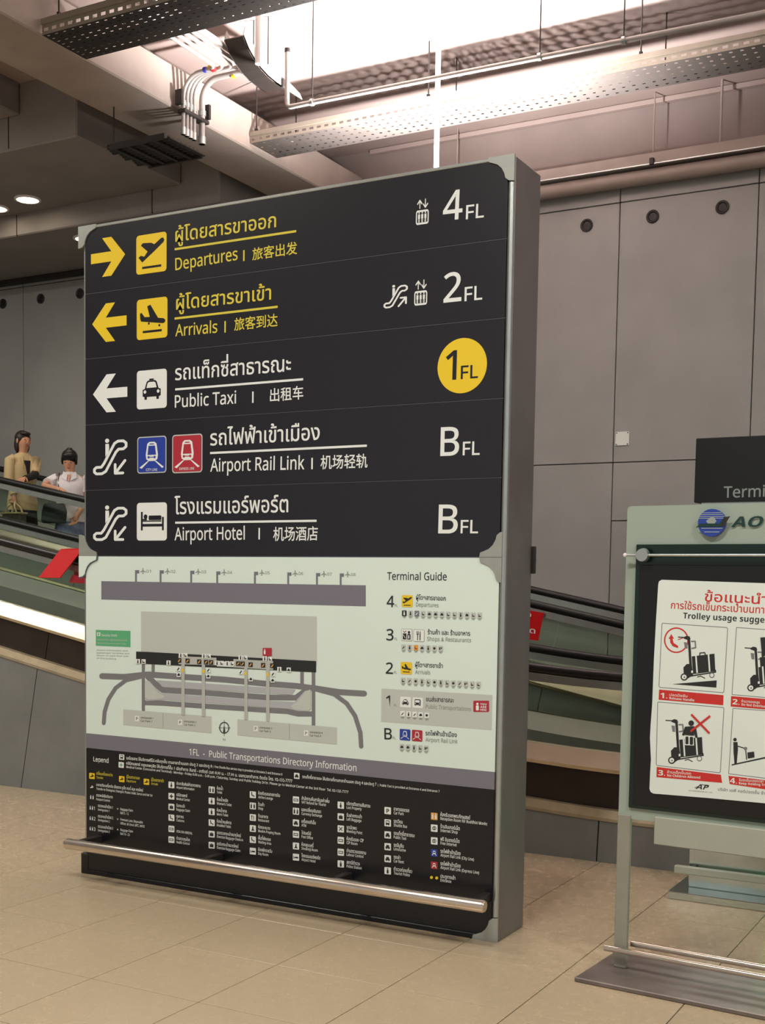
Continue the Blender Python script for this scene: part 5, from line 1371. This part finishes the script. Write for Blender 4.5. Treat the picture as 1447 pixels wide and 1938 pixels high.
# ---- woman in the white shirt, leaning her forearm on the handrail
x2, y2 = -9.27, 9.93
zt2 = h_far(x2) - 1.02
p2 = empty('person', (x2, y2, zt2)); tag(p2, 'woman in white short-sleeved shirt looking down, forearm resting on the black handrail', 'person')
f2 = Vector((.55, -.83, 0)).normalized(); l2 = Vector((.83, .55, 0)).normalized()
hc2 = Vector((-9.275, 9.92, 3.045)); fh = (f2 + Vector((0, 0, -.42))).normalized()
N = [((x2, y2, 2.46), (.12, .09)), ((x2, y2, 2.58), (.10, .08)), ((x2, y2, 2.74), (.12, .085)), ((x2, y2, 2.85), (.09, .06)), ((x2, y2 - .003, 2.92), (.045, .045)), ((x2, y2 - .01, 2.965), (.05, .05)), (tuple(hc2), (.076, .086)), (tuple(hc2 + Vector((-.012, .016, .068))), (.060, .068))]
Eg = [(0, 1), (1, 2), (2, 3), (3, 4), (4, 5), (5, 6), (6, 7)]
for s in (-1, 1):
    b = len(N); hp = Vector((x2, y2, 0)) + l2 * s * .085
    N += [((hp.x, hp.y, 2.38), .085), ((hp.x + .01, hp.y - .02, 2.08), .055), ((hp.x, hp.y, zt2 + .09), .036), ((hp.x + f2.x * .06, hp.y + f2.y * .06, zt2 + .03), .032), ((hp.x + f2.x * .12, hp.y + f2.y * .12, zt2 + .028), .024)]
    Eg += [(0, b), (b, b + 1), (b + 1, b + 2), (b + 2, b + 3), (b + 3, b + 4)]
rs2 = Vector((x2, y2, 2.845)) - l2 * .165; re2 = Vector((-9.36, 9.62, 2.765)); rw2 = Vector((-9.02, 9.49, 2.71))
b = len(N); N += [(tuple(rs2), .046), (tuple(re2), .036), (tuple(rw2), .026)]; Eg += [(3, b), (b, b + 1), (b + 1, b + 2)]
hand_nodes(N, Eg, b + 2, rw2, (.97, -.10, -.17), (0, 1, 0), (0, 0, -1), .22, .95)
ls2 = Vector((x2, y2, 2.845)) + l2 * .165; le2 = Vector((-9.09, 9.98, 2.62)); lw2 = Vector((-9.06, 9.80, 2.46))
b = len(N); N += [(tuple(ls2), .046), (tuple(le2), .036), (tuple(lw2), .026)]; Eg += [(3, b), (b, b + 1), (b + 1, b + 2)]
hand_nodes(N, Eg, b + 2, lw2, (0, -.4, -.9), (.8, .5, 0), (-.5, -.8, 0), .4, .95)
bd2 = skin_body('body', p2, N, Eg, M['skin'])
head_parts(bd2, hc2, fh, l2, M['hair_black'], False)
def at2(z, k=0): return (x2 + f2.x * k, y2 + f2.y * k, z)
mb = loft('', None, [(at2(2.40), .168, .140, l2), (at2(2.52), .155, .125, l2), (at2(2.62, .01), .145, .118, l2), (at2(2.74, .02), .165, .130, l2), (at2(2.81, .01), .178, .112, l2), (at2(2.87, 0), .150, .082, l2), (at2(2.905, 0), .085, .066, l2), (at2(2.93, 0), .056, .056, l2)], M['shirt'])
for a_, b_ in ((rs2, re2), (ls2, le2)):
    mid = a_.lerp(b_, .62); mb.tube([a_ + Vector((0, 0, .012)) + (Vector((x2, y2, 2.85)) - a_) * .2, a_, mid], [.062, .062, .060], 14, M['shirt'])
sh = mb.build('shirt', None, p2)
for s in (-1, 1):
    k = Vector((x2, y2, 0)) + f2 * .075 + l2 * .02 * s
    MB().prism([tuple(k + Vector((0, 0, 2.83)) + f2 * .04), tuple(k + l2 * .06 * s + Vector((0, 0, 2.865)) + f2 * .005), tuple(k + l2 * .045 * s - f2 * .04 + Vector((0, 0, 2.935))), tuple(k + l2 * .0 * s - f2 * .015 + Vector((0, 0, 2.90)))], f2 * .014, M['shirt']).build('collar', None, sh)
MB().prism([tuple(Vector((x2, y2, 2.815)) + f2 * .125), tuple(Vector((x2, y2, 2.90)) + f2 * .07 + l2 * .022), tuple(Vector((x2, y2, 2.90)) + f2 * .07 - l2 * .022)], f2 * .008, M['skin']).build('neckline', None, sh)
loft('', None, [(at2(1.98), .200, .185, l2), (at2(2.15), .190, .170, l2), (at2(2.32), .168, .145, l2), (at2(2.44), .145, .118, l2)], M['skirt']).build('skirt', None, p2)
for s in (-1, 1):
    hp = Vector((x2, y2, 0)) + l2 * s * .085 + f2 * .055
    MB().ellip((hp.x, hp.y, zt2 + .032), .040, .105, .034, 14, 8, M['shoe'], Matrix((l2, -f2, Vector((0, 0, 1)))).transposed()).build('shoe', None, p2)
sb = empty('shoulder_bag', (-9.36, 9.79, 2.45)); tag(sb, 'dark green shoulder bag at the hip of the woman in the white shirt', 'shoulder bag')
c = Vector((-9.33, 9.76, 2.50))
mb = MB(); V = []
for a, hz in ((.135, -.105), (.140, -.02), (.115, .075)):
    pass
mb = loft('', None, [(tuple(c + Vector((0, 0, -.12))), .130, .040, l2), (tuple(c + Vector((0, 0, -.10))), .145, .055, l2), (tuple(c), .140, .050, l2), (tuple(c + Vector((0, 0, .08))), .118, .030, l2), (tuple(c + Vector((0, 0, .09))), .105, .018, l2)], M['bag_green']); mb.build('bag_body', None, sb)
for s in (-1, 1):
    MB().tube([tuple(c + l2 * .09 * s + Vector((0, 0, .08))), tuple(Vector((x2, y2, 2.72)) - l2 * (.12 - .02 * s) + f2 * (.135 if s > 0 else .06)), tuple(rs2 + l2 * .045 + Vector((0, 0, .072)) + f2 * .03 * s), tuple(rs2 + l2 * .045 + Vector((0, 0, .075)))], .008, 6, M['bag_brown']).build('strap', None, sb)
